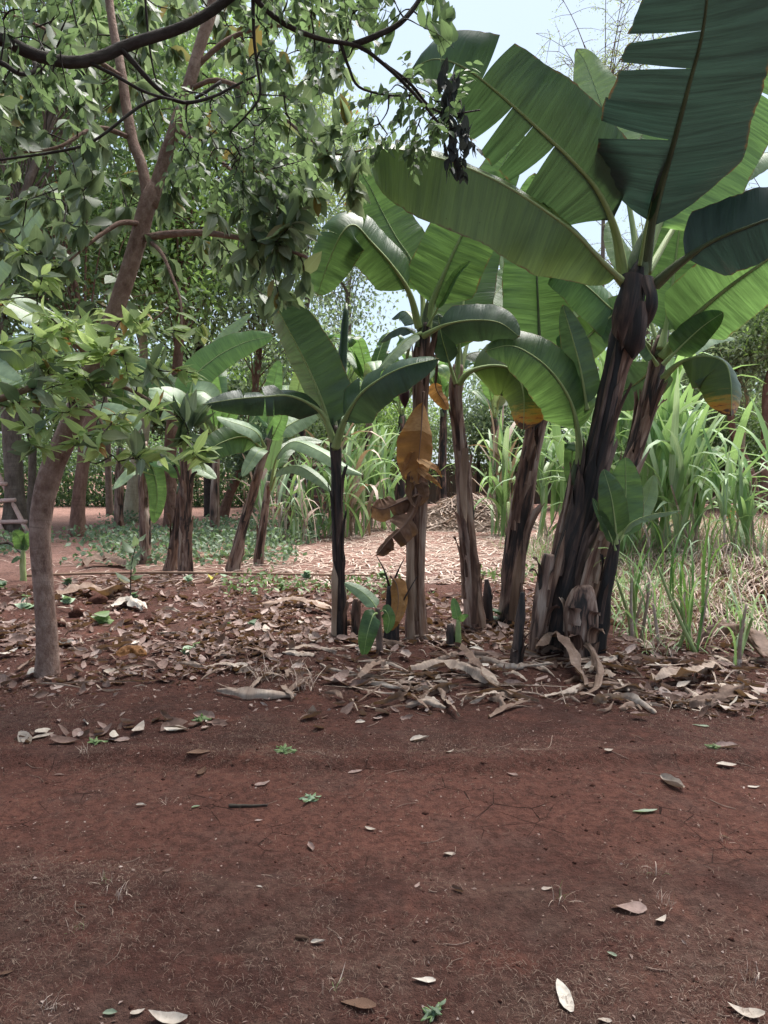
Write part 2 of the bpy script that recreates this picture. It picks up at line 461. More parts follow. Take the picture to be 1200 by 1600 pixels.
M['dead'] = dry_mat('dead_leaf_orange', [(.1, (.16, .075, .03)), (.5, (.30, .155, .06)), (.9, (.42, .26, .13))], .25, trans=(.5, .25, .06))
M['dead_brown'] = dry_mat('dead_leaf_brown', [(.1, (.055, .03, .02)), (.5, (.12, .066, .044)), (.9, (.2, .12, .085))], .12)
M['litter'] = dry_mat('fallen_leaf', [(.05, (.06, .034, .027)), (.35, (.15, .093, .077)), (.7, (.27, .19, .168)), (.97, (.43, .345, .312))], .08, False)
M['litter_strip'] = dry_mat('fallen_banana_strip', [(.05, (.07, .043, .033)), (.35, (.2, .135, .105)), (.7, (.36, .28, .23)), (.95, (.52, .44, .375))], .1)
M['straw'] = dry_mat('straw', [(.05, (.26, .18, .145)), (.5, (.48, .37, .31)), (.95, (.66, .56, .49))], .1, False)
M['thatch'] = dry_mat('dry_grass', [(.05, (.085, .05, .038)), (.5, (.165, .11, .085)), (.95, (.30, .22, .175))], .05, False)
M['white_leaf'] = dry_mat('bleached_leaf', [(.1, (.30, .24, .20)), (.5, (.42, .36, .31)), (.9, (.56, .51, .45))], .05, False)
M['bud'] = plain('flower_bud', (.03, .012, .018), (.07, .025, .035), .45, 8)

M['avo'] = foliage('avocado_leaf', (.05, .08, .045), (.125, .175, .10), (.26, .35, .16), .46, .42, .45, (.26, .2, .06))
M['avo_young'] = foliage('avocado_young_leaf', (.19, .29, .09), (.40, .52, .22), (0.504, 0.651, 0.231), 0.5, .42, .4, (.4, .2, .08))
M['avo_grey'] = foliage('avocado_leaf_grey', (.16, .21, .14), (.33, .38, .29), (0.325, 0.429, 0.195), 0.36, .5, .4)
M['pinnate'] = foliage('shade_tree_leaf', (.035, .066, .034), (.085, .145, .072), (.22, .33, .13), .44, .45, .35)
M['wilted'] = foliage('wilted_leaf', (.022, .026, .028), (.05, .056, .056), (.05, .06, .05), .2, .6, .2)
M['bg1'] = foliage('tree_leaf_dark', (.04, .075, .038), (.11, .165, .085), (0.238, 0.378, 0.126), 0.46, .45, .45)
M['bg2'] = foliage('tree_leaf_mid', (.07, .13, .045), (.16, .24, .09), (0.325, 0.5, 0.125), 0.48, .45, .4)
M['bg3'] = foliage('tree_leaf_grey', (.11, .15, .10), (.25, .30, .21), (0.312, 0.429, 0.195), 0.46, .5, .4)
M['bg4'] = foliage('tree_leaf_light', (.14, .2, .08), (.3, .36, .17), (0.432, 0.552, 0.192), 0.48, .5, .4, (.32, .16, .06))
M['cane'] = foliage('cane_blade', (.11, .22, .08), (.26, .40, .17), (.34, .52, .17), .38, .45, .35)
M['cane_dark'] = foliage('cane_blade_deep', (.04, .11, .03), (.10, .2, .06), (.2, .36, .07), .33, .42, .35)
M['cane_pale'] = foliage('cane_blade_pale', (.24, .36, .20), (.45, .55, .36), (.4, .54, .26), .32, .5, .35)
M['cover'] = foliage('ground_cover_leaf', (.05, .09, .05), (.16, .22, .14), (0.192, 0.312, 0.12), 0.36, .5, .4)
M['weed'] = foliage('weed_leaf', (.06, .11, .035), (.16, .23, .09), (.2, .32, .08), .3, .45, .35)
M['weed_pale'] = foliage('weed_leaf_pale', (.14, .22, .13), (.3, .39, .26), (.25, .38, .15), .25, .5, .35)
# --- wood, iron and the rest
M['avo_bark'] = bark_mat('avocado_bark', (.095, .055, .042), (.215, .135, .108), (.37, .275, .23), 26, .6, .8, .4)
M['red_bark'] = bark_mat('red_bark', (.075, .038, .028), (.16, .088, .066), (.27, .17, .13), 12, .3, .7, .2)
M['pale_bark'] = bark_mat('pale_bark', (.2, .15, .1), (.36, .3, .21), (.48, .42, .31), 8, .3, .4, .3)
M['dark_bark'] = bark_mat('dark_bark', (.018, .015, .013), (.04, .033, .03), (.085, .075, .07), 16, .4, .7, .25)
M['grey_bark'] = bark_mat('grey_bark', (.06, .045, .036), (.13, .1, .08), (.22, .18, .15), 12, .3, .6, .3)
M['twig'] = plain('twig', (.03, .022, .018), (.07, .055, .04), .8, 30)
M['dry_twig'] = plain('dry_twig', (.13, .08, .06), (.3, .21, .17), .8, 30)
M['pole'] = plain('pole_wood', (.6, .38, .32), (.74, .52, .45), .75, 14)
M['stick'] = plain('stick_wood', (.22, .13, .09), (.36, .24, .17), .8, 10)
M['orange'] = plain('orange_plastic', (.62, .14, .03), (.7, .19, .05), .5, 6)

def iron(name, base, rust, lo, hi):
    b = NB(name); o = b.coord('Object'); z = b.sep(o)[2]
    n = b.noise(o, 2.2, 5, .65); f = b.math('ADD', n, b.math('MULTIPLY', z, -.12))
    c = b.mix(b.rng(f, lo, hi), base, rust)
    c = b.mix(b.math('MULTIPLY', b.rnd(), .5), c, tuple(k * .55 for k in base))
    return b.out(b.pbsdf(c, .55, .4, b.bump(n, .15, .01)))
M['iron_blue'] = iron('iron_sheet_blue', (.36, .44, .56), (.26, .09, .05), .62, .72)
M['iron_dark'] = iron('iron_sheet_dark', (.12, .105, .10), (.16, .085, .06), .4, .7)
M['iron_rust'] = iron('iron_sheet_rust', (.2, .15, .135), (.24, .12, .09), .4, .7)
# ------------------------------------------------------------------ ground
def graded(lo, a, step, b, hi, nlo, nhi):
    left = a - (a - lo) * (np.linspace(1, 0, nlo, endpoint=False) ** 2.2)
    right = b + (hi - b) * (np.linspace(0, 1, nhi + 1)[1:] ** 2.2)
    return np.concatenate([left, np.arange(a, b, step), [b], right])
gx = graded(-300, -5.0, .03, 5.0, 300, 45, 45)
gy = np.concatenate([graded(-80, 1.5, .025, 8.8, 8.85, 24, 1), np.arange(8.95, 20, .1), 20 + 580 * np.linspace(0, 1, 46)[1:] ** 2.2])
XX, YY = np.meshgrid(gx, gy)
V = np.stack([XX, YY, gz(XX, YY)], -1).reshape(-1, 3)
nx, ny = len(gx), len(gy)
i, j = np.meshgrid(np.arange(ny - 1), np.arange(nx - 1), indexing='ij'); a = (i * nx + j).ravel()
ground = mesh('ground', V, np.stack([a, a + 1, a + nx + 1, a + nx], -1), M['soil'], org=(0, 0, 0))
tag(ground, 'reddish brown trodden soil of the grove floor', 'ground', kind='structure')

# ------------------------------------------------------------------ banana plants
def banana_leaf(parent, ctrl, hw, nrm=(0, -1, .15), t0=.14, fold=(12, 12), droop=(-18, -18), tears=(), mat='ban', rib='midrib',
                ripple=.03, rr=1.0, name='leaf', label=None, gap=.12, seed=0, tip=3.2, n=46, base=.10, strip_droop=16, taper=.62):
    """blade with a midrib. ctrl: world points from the stem outwards; hw: half width in metres;
    fold/droop: degrees of the (left, right) half against nrm; tears: (side, place 0..1)"""
    rng = np.random.default_rng(seed * 77 + int(abs(ctrl[0][0]) * 1000) % 991 + len(ctrl))
    sp, length = spline(ctrl, n * 2)
    tt = np.linspace(0, 1, len(sp))
    T = norm(np.gradient(sp, axis=0)); nr = np.asarray(nrm, float)
    S = np.cross(T, nr); S = norm(S)
    for k in range(1, len(S)):
        if S[k] @ S[k - 1] < 0: S[k] = -S[k]
    kern = np.ones(9) / 9
    S = norm(np.stack([np.convolve(np.pad(S[:, k], 4, mode='edge'), kern, 'valid') for k in range(3)], 1))
    Nn = norm(np.cross(S, T))
    def at(t):
        t = np.clip(t, 0, 1)
        f = lambda A: np.stack([np.interp(t, tt, A[:, k]) for k in range(3)], -1)
        return f(sp), f(S), f(Nn)
    vs = np.linspace(0, 1, 8)
    bag = Bag()
    for side in (-1, 1):
        cuts = [0.0] + sorted(q for sd, q in tears if sd == side) + [1.0]
        k2 = 0 if side < 0 else 1
        for q0, q1 in zip(cuts[:-1], cuts[1:]):
            m = max(5, int((q1 - q0) * n) + 2)
            tau = np.linspace(q0, q1, m)[:, None] + 0 * vs[None]
            v = vs[None] + 0 * tau
            torn = len(cuts) > 2
            mid = (q0 + q1) / 2
            g = gap * (.5 + rng.random()) * min(1, .16 / (q1 - q0)) if torn else 0
            te = mid + (tau - mid) * (1 - g * v ** 1.5)
            w = hw * np.clip(tau / base, 0, 1) ** .55 * np.clip(1 - tau ** tip, 0.0004, 1) ** taper
            w = w * (1 + .06 * vnoise(tau * 7 + seed, v * 0 + side * 3.3, seed) + .035 * vnoise(tau * 31 + seed, v * 0 + side * 1.3, seed + 9))
            da = (rng.random() - .65) * strip_droop if torn else 0
            fd = fold[k2] + da * .4; dp = droop[k2] + da
            fd = fd + 6 * vnoise(tau * 2.5, tau * 0 + 7 * side, seed + 3)
            ang = np.radians(fd + dp * v)
            dv = vs[1] - vs[0]
            lx = np.concatenate([np.zeros((m, 1)), np.cumsum(np.cos(ang[:, 1:] * .5 + ang[:, :-1] * .5), 1)], 1) * dv * w
            lz = np.concatenate([np.zeros((m, 1)), np.cumsum(np.sin(ang[:, 1:] * .5 + ang[:, :-1] * .5), 1)], 1) * dv * w
            t = t0 + (1 - t0) * te
            t = t + .16 * v * w / length * (1 - tau)
            c, s_, n_ = at(t)
            z = lz + ripple * hw * v ** 1.4 * (np.sin(tau * length * 11 + side + seed) * .6 + vnoise(tau * 16, v * 2, seed + 5) * 2.2)
            z = z + .012 * hw * v * np.sin(tau * length * 52) + .03 * hw * v * vnoise(tau * length * 6, tau * 0 + side, seed + 8)
            pos = c + side * s_ * lx[..., None] + n_ * z[..., None]
            PU = np.stack([tau * length + (seed % 17) * 3.1, side * v, tau + 0 * v], -1)
            mm = len(vs); a = (np.arange(m - 1)[:, None] * mm + np.arange(mm - 1)[None]).ravel()
            bag.add(pos.reshape(-1, 3), np.stack([a, a + 1, a + mm + 1, a + mm], -1), PU.reshape(-1, 3))
    lf = bag.build(name, M[mat], parent, org=sp[int(len(sp) * t0)])
    if label: lf['label'] = label
    prof = np.interp(tt, [0, t0, .35, .7, 1], [.040, .024, .013, .007, .002]) * rr * (hw / .36) ** .5
    V, Fc, PU = tube(sp - Nn * prof[:, None] * .35, prof, 7)
    mesh('midrib', V, Fc, M[rib], lf, PU, org=sp[0])
    return lf

def px(pts): return [P(*p) for p in pts]
def pxm(w, pts): return w * float(np.mean([p[2] for p in pts])) / FPX

def L(plant, pts, w, **k):
    return banana_leaf(plant, px(pts), pxm(w, pts), **k)

def strip(path, hw, curve=.6, n=14, m=5, seed=0, flare=0.0, outward=None, ragged=.3):
    """a dry sheath or leaf strip lying along a path, curved across"""
    sp, length = spline(path, n); T = norm(np.gradient(sp, axis=0))
    out_ = np.asarray(outward, float) if outward is not None else np.array((0, -1., 0))
    S = norm(np.cross(T, out_)); N = np.cross(S, T)
    t = np.linspace(0, 1, n)[:, None]; v = np.linspace(-1, 1, m)[None]
    w = hw * (.8 + .3 * vnoise(t * 5 + seed, t * 0 + 1, seed)) * np.where(t > .8, 1 - ragged * (t - .8) / .2, 1)
    jag = ragged * .09 * length * vnoise(v * 4 + seed, v * 0, seed + 2) * (t > .93)
    pos = sp[:, None] + S[:, None] * (w * np.sin(v * curve) / max(math.sin(curve), .2))[..., None] \
        - N[:, None] * (w * (1 - np.cos(v * curve)) / max(math.sin(curve), .2))[..., None] + T[:, None] * jag[..., None]
    pos = pos + N[:, None] * (flare * t ** 3 * (1 + v * .4))[..., None]
    PU = np.stack([t * length + 0 * v, w * v, seed * .31 + 0 * t * v], -1)
    PU2 = np.stack([w * v + seed, 0 * t * v, t * length + 0 * v], -1)
    a = (np.arange(n - 1)[:, None] * m + np.arange(m - 1)[None]).ravel()
    return pos.reshape(-1, 3), np.stack([a, a + 1, a + m + 1, a + m], -1), PU.reshape(-1, 3), PU2.reshape(-1, 3)

def banana_plant(label, stem, mat='stem', sheaths=6, seed=1, group='banana plants', name='banana_plant', rough=.22, sides=22):
    """stem: (x, y, Y, half width in px) from the ground up"""
    pts = px([s[:3] for s in stem]); rad = [s[3] * s[2] / FPX for s in stem]
    pts[0][2] = float(gz(pts[0][0], pts[0][1]))
    o = empty(name, pts[0], label, 'banana plant', group)
    ctrl = [np.append(pts[0] + (pts[0] - pts[1]) * .03 - np.array((0, 0, .05)), rad[0] * 1.12)] + [np.append(p, r) for p, r in zip(pts, rad)]
    sp, length = spline(ctrl, max(14, int(len(ctrl) * 9)))
    path, r = sp[:, :3], sp[:, 3]
    V, Fc, PU = tube(path, r, sides, rough, seed, True, .05)
    PU[:, 0] += seed * 1.7
    mesh('stem', V, Fc, M[mat], o, PU, org=pts[0])
    if name == 'banana_plant':      # bundle of green leaf bases the petioles rise from
        tp, r_ = path[-1], max(r[int(len(r) * .8)], .02); dv = norm(path[-1] - path[-6])
        pth, _ = spline([tp - dv * .22, tp - dv * .05, tp + dv * .10, tp + dv * .2], 12)
        V, Fc, PU = tube(pth, r_ * np.interp(np.linspace(0, 1, 12), [0, .35, .7, 1], [1.0, .85, .5, .12]), 12, .2, seed, True, .18)
        mesh('leaf_base', V, Fc, M['midrib_dark'], o, PU)
    rg = np.random.default_rng(seed)
    for k in range(int(sheaths * 1.8)):
        a = rg.uniform(-2.9, -.2) if k % 3 else rg.uniform(0, 6.28)
        s0 = rg.uniform(0, .7); s1 = min(.985, s0 + rg.uniform(.12, .45))
        ii = np.linspace(s0, s1, 8) * (len(path) - 1)
        cpath = np.stack([np.interp(ii, np.arange(len(path)), path[:, q]) for q in range(3)], 1)
        rr = np.interp(ii, np.arange(len(path)), r)
        outw = np.array((math.cos(a), math.sin(a), 0))
        pp = cpath + outw * (rr * 1.05 + .003 + np.linspace(0, 1, 8) ** 5 * rg.uniform(.0, .05))[:, None]
        V, Fc, _, PU = strip(pp, float(rr.mean()) * rg.uniform(.25, .75), .8, 18, 6, seed * 10 + k, rg.uniform(0, .05) if k % 4 else rg.uniform(.03, .09) * (.5 if mat == 'stem_black' else 1), outw, 1.0)
        PU[:, 0] += rg.random() * 9; V = V + outw * (rr.mean() * .12 * vnoise(PU[:, 2] * 8, PU[:, 0] * 14, seed + k))[:, None]
        mesh('leaf_sheath', V, Fc, M['sheath' if rg.random() < (.25 if mat == 'stem_black' else .6) else mat], o, PU, org=V[0])
    return o

# --- the tall leaning plant in front
E = banana_plant('tallest banana plant, thick blackish stem leaning right, huge dark torn leaves', [(866, 1015, 6.2, 33), (880, 920, 6.2, 27), (911, 800, 6.2, 22), (938, 680, 6.2, 19), (962, 570, 6.2, 16), (985, 480, 6.2, 21), (997, 425, 6.2, 17), (1000, 400, 6.2, 9)], 'stem_black', 9, 3, group='front row banana plants')
L(E, [(985, 450, 6.15), (945, 412, 5.9), (900, 365, 5.7), (850, 328, 5.5), (790, 290, 5.3), (720, 258, 5.1), (640, 236, 5.0), (572, 232, 4.95)], 98, nrm=(0, -1, .1), t0=.08, base=.34, fold=(2, -38), droop=(-6, -30), tears=((1, .16), (1, .3), (1, .34)), mat='ban_olive', tip=9, rr=1.1, seed=11, taper=.4, label='long arching leaf with yellowish green underside and blunt tip')
L(E, [(975, 430, 6.2), (962, 360, 6.0), (935, 300, 5.8), (893, 250, 5.6), (838, 198, 5.45), (775, 142, 5.35), (725, 105, 5.3), (680, 92, 5.4), (642, 108, 5.6)], 84, nrm=(.1, -1, -.15), t0=.17, fold=(-8, 8), droop=(-22, -25), tears=((-1, .38), (-1, .48), (-1, .57), (1, .7), (1, .86), (-1, .8)), mat='ban_dark', rr=1.2, seed=12, gap=.3, strip_droop=34, label='dark torn leaf arching up to the left')
L(E, [(1005, 425, 6.2), (1020, 340, 5.95), (1047, 245, 5.6), (1075, 140, 5.25), (1098, 50, 5.0), (1108, -40, 4.8), (1110, -120, 4.75)], 118, nrm=(-.05, -1, .05), t0=.16, fold=(4, 0), droop=(-10, -10), tears=((-1, .34), (-1, .46), (-1, .585), (-1, .7)), mat='ban_slate', rib='midrib_dark', rr=1.5, seed=13, gap=.3, strip_droop=26, tip=5, base=.2, label='giant upright dark leaf with torn left edge')
L(E, [(998, 420, 6.4), (985, 330, 6.6), (962, 225, 6.8), (938, 158, 6.9), (915, 98, 7.0), (900, 76, 7.0)], 44, nrm=(-.35, -1, .5), t0=.3, fold=(6, 6), droop=(-14, -14), mat='ban_pale', seed=14, label='pale greyish upright leaf behind the torn leaves')
L(E, [(1022, 445, 6.1), (1060, 412, 5.9), (1110, 378, 5.7), (1165, 355, 5.5), (1230, 335, 5.35), (1300, 335, 5.3)], 62, nrm=(0, -1, .25), t0=.24, fold=(2, -28), droop=(-12, -20), mat='ban_slate', rib='midrib_dark', rr=1.4, seed=15, label='dark leaf stretching out to the right')
L(E, [(1003, 420, 6.35), (1040, 330, 6.5), (1100, 225, 6.6), (1160, 120, 6.6), (1200, 30, 6.6), (1225, -40, 6.6)], 92, nrm=(-.1, -1, .1), t0=.15, fold=(4, 4), droop=(-12, -12), mat='ban_lime', seed=16, tears=((-1, .45), (1, .6)), label='bright green leaf behind the giant dark leaf')
L(E, [(1012, 425, 6.5), (1060, 345, 6.9), (1120, 278, 7.2), (1190, 240, 7.3), (1260, 235, 7.3)], 42, nrm=(0, -.5, .9), t0=.35, fold=(-10, -15), droop=(-30, -30), mat='ban_pale', seed=17)
L(E, [(1000, 415, 6.1), (1015, 330, 5.9), (1040, 240, 5.7), (1064, 170, 5.6)], 13, nrm=(0, -1, 0), t0=.3, fold=(55, 55), droop=(20, 20), mat='ban_dark', seed=18, label='rolled new leaf')
# the dark sheaths wrapping its neck
for k, (q0, q1, hw, outw, lift) in enumerate([((972, 545, 6.02), (990, 425, 6.02), 24, (-.25, -1, 0), .05), ((1010, 520, 6.05), (1016, 430, 6.05), 18, (.5, -1, 0), .07), ((992, 560, 6.0), (1002, 470, 5.98), 22, (.1, -1, 0), .03)]):
    a_, b_ = P(*q0), P(*q1)
    V, Fc, _, PU = strip([b_, (a_ + b_) / 2 + np.array(outw) * lift, a_], hw * 6 / FPX, 1.1, 16, 7, 40 + k, -.04, outw, 1.0)
    mesh('leaf_sheath', V, Fc, M['stem_black'], E, PU, org=V[0])

# --- second plant leaning right behind it
Fp = banana_plant('leaning banana plant right of the tallest one, shaggy brown stem', [(910, 945, 7.3, 25), (931, 865, 7.3, 20), (968, 770, 7.3, 15), (998, 685, 7.3, 13), (1017, 610, 7.3, 12), (1030, 555, 7.3, 11), (1036, 525, 7.3, 8)], 'stem', 9, 5, group='front row banana plants')
L(Fp, [(1034, 545, 7.2), (1046, 480, 7.3), (1055, 410, 7.4), (1064, 340, 7.5), (1072, 270, 7.6)], 60, t0=.1, fold=(8, 8), droop=(-10, -10), mat='ban_lime', seed=21, nrm=(-.1, -1, .1), rr=1.2, label='bright upright leaf with a yellow midrib')
L(Fp, [(1036, 560, 7.2), (1078, 502, 7.0), (1130, 455, 6.8), (1195, 408, 6.6), (1260, 365, 6.5), (1330, 345, 6.4)], 62, t0=.13, fold=(8, 8), droop=(-12, -16), mat='ban_lime', seed=22, nrm=(.1, -1, .1), rr=1.5, label='broad bright leaf rising to the right edge')
L(Fp, [(1036, 570, 7.1), (1065, 540, 7.0), (1098, 510, 6.9), (1130, 488, 6.8)], 25, t0=.2, fold=(10, -10), mat='ban', seed=23, nrm=(0, -1, .3))
L(Fp, [(1034, 590, 7.2), (1062, 566, 7.0), (1100, 556, 6.8), (1132, 566, 6.7), (1142, 598, 6.65), (1143, 650, 6.6)], 52, t0=.22, fold=(-28, -28), droop=(-26, -26), mat='ban_yel', seed=24, nrm=(.1, -.75, .5), label='drooping leaf with a yellow and brown tip at the right', tip=4)
L(Fp, [(1030, 560, 7.35), (1005, 590, 7.6), (975, 610, 7.8), (935, 625, 7.9)], 40, t0=.08, fold=(4, 4), droop=(-12, -12), mat='ban_dark', seed=25, nrm=(.1, -1, .3))
L(Fp, [(1028, 570, 7.1), (1012, 545, 7.0), (1000, 520, 6.95), (984, 520, 6.9)], 20, t0=.2, fold=(-20, -20), droop=(-30, -30), mat='ban', seed=26, nrm=(0, -.6, .8))
L(Fp, [(1040, 555, 7.6), (1075, 535, 8.2), (1112, 522, 8.6), (1148, 528, 8.8)], 24, t0=.3, fold=(-15, -15), droop=(-25, -25), mat='ban_pale', seed=27, nrm=(0, -.5, .85))
L(Fp, [(1030, 560, 7.4), (985, 510, 7.3), (950, 478, 7.2), (920, 450, 7.15), (885, 423, 7.1), (858, 408, 7.1), (843, 425, 7.0)], 46, t0=.25, fold=(4, -22), droop=(-10, -26), mat='ban_lime', seed=28, nrm=(.05, -1, .2), label='leaf reaching left behind the dark leaning stem')
L(Fp, [(1033, 540, 7.5), (1060, 440, 7.7), (1105, 345, 7.9), (1150, 285, 8.0)], 30, t0=.3, fold=(8, 8), mat='ban_pale', seed=29, nrm=(-.2, -1, .3))
L(Fp, [(1032, 545, 7.6), (1000, 455, 7.9), (965, 390, 8.0), (950, 345, 8.1)], 24, t0=.3, fold=(8, 8), mat='ban_pale', seed=30, nrm=(.2, -1, .2))

# --- plant with the stem hidden behind the tall one (left side leaves)
Hp = banana_plant('slim banana plant tucked against the left side of the tallest stem', [(850, 1000, 6.45, 14), (872, 880, 6.45, 13), (895, 770, 6.45, 11), (905, 720, 6.45, 8)], 'stem', 3, 7, group='front row banana plants')
L(Hp, [(906, 725, 6.4), (904, 680, 6.35), (893, 630, 6.25), (868, 588, 6.15), (836, 558, 6.1), (798, 540, 6.1), (758, 548, 6.15)], 48, t0=.2, fold=(-12, -6), droop=(-20, -28), mat='ban', seed=31, nrm=(-.15, -1, .35), rr=1.2, tip=4, label='arching leaf with a pale rib drooping left of the tallest stem')
L(Hp, [(918, 640, 6.3), (908, 580, 6.25), (895, 530, 6.25), (879, 476, 6.25)], 26, t0=.06, fold=(-50, 5), droop=(-10, 6), mat='ban_dark', seed=32, nrm=(.15, -1, 0), label='narrow upright half-rolled leaf')
L(Hp, [(905, 715, 6.4), (897, 690, 6.5), (893, 720, 6.55), (890, 760, 6.55)], 16, t0=.1, fold=(-10, -10), mat='ban', seed=33)

# --- plant with a leaning brown stem in the middle
D = banana_plant('banana plant with brown and black leaning stem between the two brown stems and the tallest', [(797, 975, 7.2, 22), (804, 880, 7.2, 17), (820, 760, 7.2, 15.5), (837, 670, 7.2, 14), (850, 625, 7.2, 13), (860, 595, 7.2, 8)], 'stem', 8, 9, group='front row banana plants')
L(D, [(853, 615, 7.2), (845, 555, 7.25), (841, 480, 7.3), (838, 400, 7.4), (835, 320, 7.5), (836, 270, 7.5)], 54, t0=.16, fold=(6, 6), droop=(-14, -14), mat='ban_lime', seed=41, nrm=(0, -1, .1), rib='midrib_dark', label='broad upright translucent leaf with a brown midrib')
L(D, [(862, 600, 7.2), (890, 556, 7.2), (930, 515, 7.2), (975, 480, 7.2), (1010, 470, 7.2)], 34, t0=.2, fold=(0, 0), mat='ban', seed=42, nrm=(0, -1, .2), rr=1.4)
L(D, [(858, 600, 7.3), (880, 520, 7.5), (895, 440, 7.7), (900, 380, 7.8)], 32, t0=.2, fold=(8, 8), mat='ban_pale', seed=43, nrm=(.2, -1, .1))
L(D, [(850, 605, 7.4), (812, 565, 7.7), (780, 552, 7.9), (752, 560, 8.0)], 26, t0=.2, fold=(-5, -20), mat='ban', seed=44, nrm=(0, -.9, .4))
L(D, [(858, 600, 7.4), (845, 500, 7.9), (800, 420, 8.2), (782, 380, 8.3)], 26, t0=.25, fold=(8, 8), mat='ban_pale', seed=45, nrm=(.2, -1, .1))

# --- plant with a straight brown stem
C = banana_plant('banana plant with straight mottled brown stem, fourth stem from the left in front', [(741, 988, 6.95, 19), (735, 900, 6.95, 14), (728, 800, 6.95, 12), (720, 700, 6.95, 10), (714, 640, 6.95, 10), (713, 600, 6.95, 11), (716, 570, 6.95, 7)], 'stem', 8, 11, group='front row banana plants')
L(C, [(714, 600, 6.9), (720, 510, 6.95), (733, 412, 7.15), (756, 325, 7.25), (785, 258, 7.3), (815, 195, 7.35)], 46, t0=.12, fold=(6, 6), droop=(-10, -10), mat='ban', seed=51, nrm=(-.1, -1, .2), label='upright leaf with fine pale stripes')
L(C, [(715, 600, 6.9), (735, 580, 6.85), (772, 571, 6.75), (803, 580, 6.65), (818, 615, 6.6), (818, 672, 6.6)], 52, t0=.16, fold=(-10, -38), droop=(-14, -30), mat='ban_yel', seed=52, nrm=(-.25, -1, .35), tip=5, label='drooping dark leaf with yellow and brown end')
L(C, [(712, 570, 7.1), (735, 552, 7.3), (762, 550, 7.5), (785, 560, 7.6)], 18, t0=.2, fold=(-20, -20), mat='ban', seed=53, nrm=(0, -.6, .8))
L(C, [(712, 600, 6.85), (700, 560, 6.8), (690, 525, 6.8), (684, 490, 6.85)], 18, t0=.3, mat='ban_dark', seed=54)
L(C, [(716, 595, 7.0), (740, 510, 7.3), (790, 440, 7.7), (830, 400, 7.8)], 30, t0=.25, fold=(6, 6), mat='ban_lime', seed=55, nrm=(-.1, -1, .2))

# --- plant with the dead orange leaf and the flower bud
B = banana_plant('banana plant with orange dead leaf hanging down its stem', [(651, 1010, 6.5, 18), (649, 920, 6.5, 15), (650, 820, 6.5, 14), (655, 700, 6.5, 12), (657, 600, 6.5, 11), (660, 540, 6.5, 12), (664, 505, 6.5, 8)], 'stem', 7, 13, group='front row banana plants')
L(B, [(655, 512, 6.45), (640, 458, 6.35), (612, 414, 6.25), (580, 378, 6.15), (555, 352, 6.1), (536, 362, 6.05), (517, 400, 6.05), (495, 462, 6.05)], 44, t0=.2, fold=(-2, -10), droop=(-16, -30), mat='ban', seed=61, nrm=(.15, -1, .25), tears=((1, .45), (1, .62)), tip=5, rr=1.2, label='leaf bending over to the left with its dark end hanging')
L(B, [(662, 515, 6.55), (659, 455, 6.65), (642, 405, 6.7), (620, 372, 6.75), (597, 330, 6.8), (576, 288, 6.8), (556, 258, 6.8)], 44, t0=.22, fold=(4, 4), droop=(-12, -12), mat='ban', seed=62, nrm=(.1, -1, .1), label='upright leaf pointing to the upper left')
L(B, [(665, 512, 6.5), (674, 475, 6.5), (697, 420, 6.5), (727, 357, 6.5), (762, 305, 6.5), (795, 270, 6.5)], 56, t0=.14, fold=(4, 4), droop=(-12, -16), mat='ban', seed=63, nrm=(-.1, -1, .15), rr=1.4, label='broad leaf rising to the right under the long arching leaf')
L(B, [(668, 510, 6.45), (690, 470, 6.4), (712, 430, 6.4), (735, 408, 6.4)], 9, t0=.25, fold=(50, 50), mat='ban_lime', seed=64, label='rolled pale new leaf')
L(B, [(660, 525, 6.4), (672, 518, 6.35), (700, 506, 6.25), (740, 500, 6.15), (780, 504, 6.1), (812, 526, 6.1)], 34, t0=.2, fold=(-4, -30), droop=(-14, -30), mat='ban_dark', seed=65, nrm=(0, -1, .4), tip=5)
L(B, [(658, 520, 6.4), (640, 527, 6.3), (615, 552, 6.2), (588, 582, 6.15)], 17, t0=.1, fold=(20, -35), mat='ban_pale', seed=66, nrm=(0, -.8, .6))
L(B, [(655, 515, 6.6), (640, 492, 6.8), (628, 486, 6.9), (612, 498, 7.0)], 16, t0=.2, fold=(-20, -20), mat='ban_dark', seed=67, nrm=(0, -.7, .6))
L(B, [(655, 525, 6.6), (632, 512, 6.8), (612, 518, 6.9), (594, 534, 7.0)], 14, t0=.2, fold=(-20, -20), mat='ban_dark', seed=68, nrm=(0, -.7, .6))
banana_leaf(B, px([(662, 612, 6.30), (660, 640, 6.27), (658, 675, 6.22), (655, 710, 6.2), (652, 756, 6.2)]), 38 * 6.22 / FPX, nrm=(.12, -1, 0), t0=.12, fold=(-38, -12), droop=(-22, -10), mat='dead', rib='sheath', ripple=.09, seed=69, name='dead_leaf', label='orange brown dead leaf hanging along the stem', tip=5, rr=.5, base=.5, taper=.45)
for k, (pts_, w_) in enumerate([([(654, 715, 6.22), (668, 724, 6.16), (682, 732, 6.14), (690, 746, 6.14)], 11), ([(652, 728, 6.22), (666, 742, 6.17), (680, 752, 6.15), (691, 764, 6.15)], 8), ([(650, 705, 6.22), (638, 722, 6.2), (630, 738, 6.2), (634, 752, 6.22)], 10), ([(652, 735, 6.24), (660, 758, 6.2), (664, 776, 6.2), (656, 792, 6.22)], 15), ([(648, 735, 6.24), (642, 758, 6.2), (640, 776, 6.2), (652, 796, 6.22)], 12)]):
    banana_leaf(B, px(pts_), w_ * 6.2 / FPX, nrm=(.2 * (-1) ** k, -1, .15), t0=.02, fold=(-24, 14), droop=(-40, 30), mat='dead' if k < 3 else 'dead_brown', rib='sheath', ripple=.3, seed=75 + k, name='dead_leaf_strip', rr=.2, tip=1.5, n=24, taper=.8)
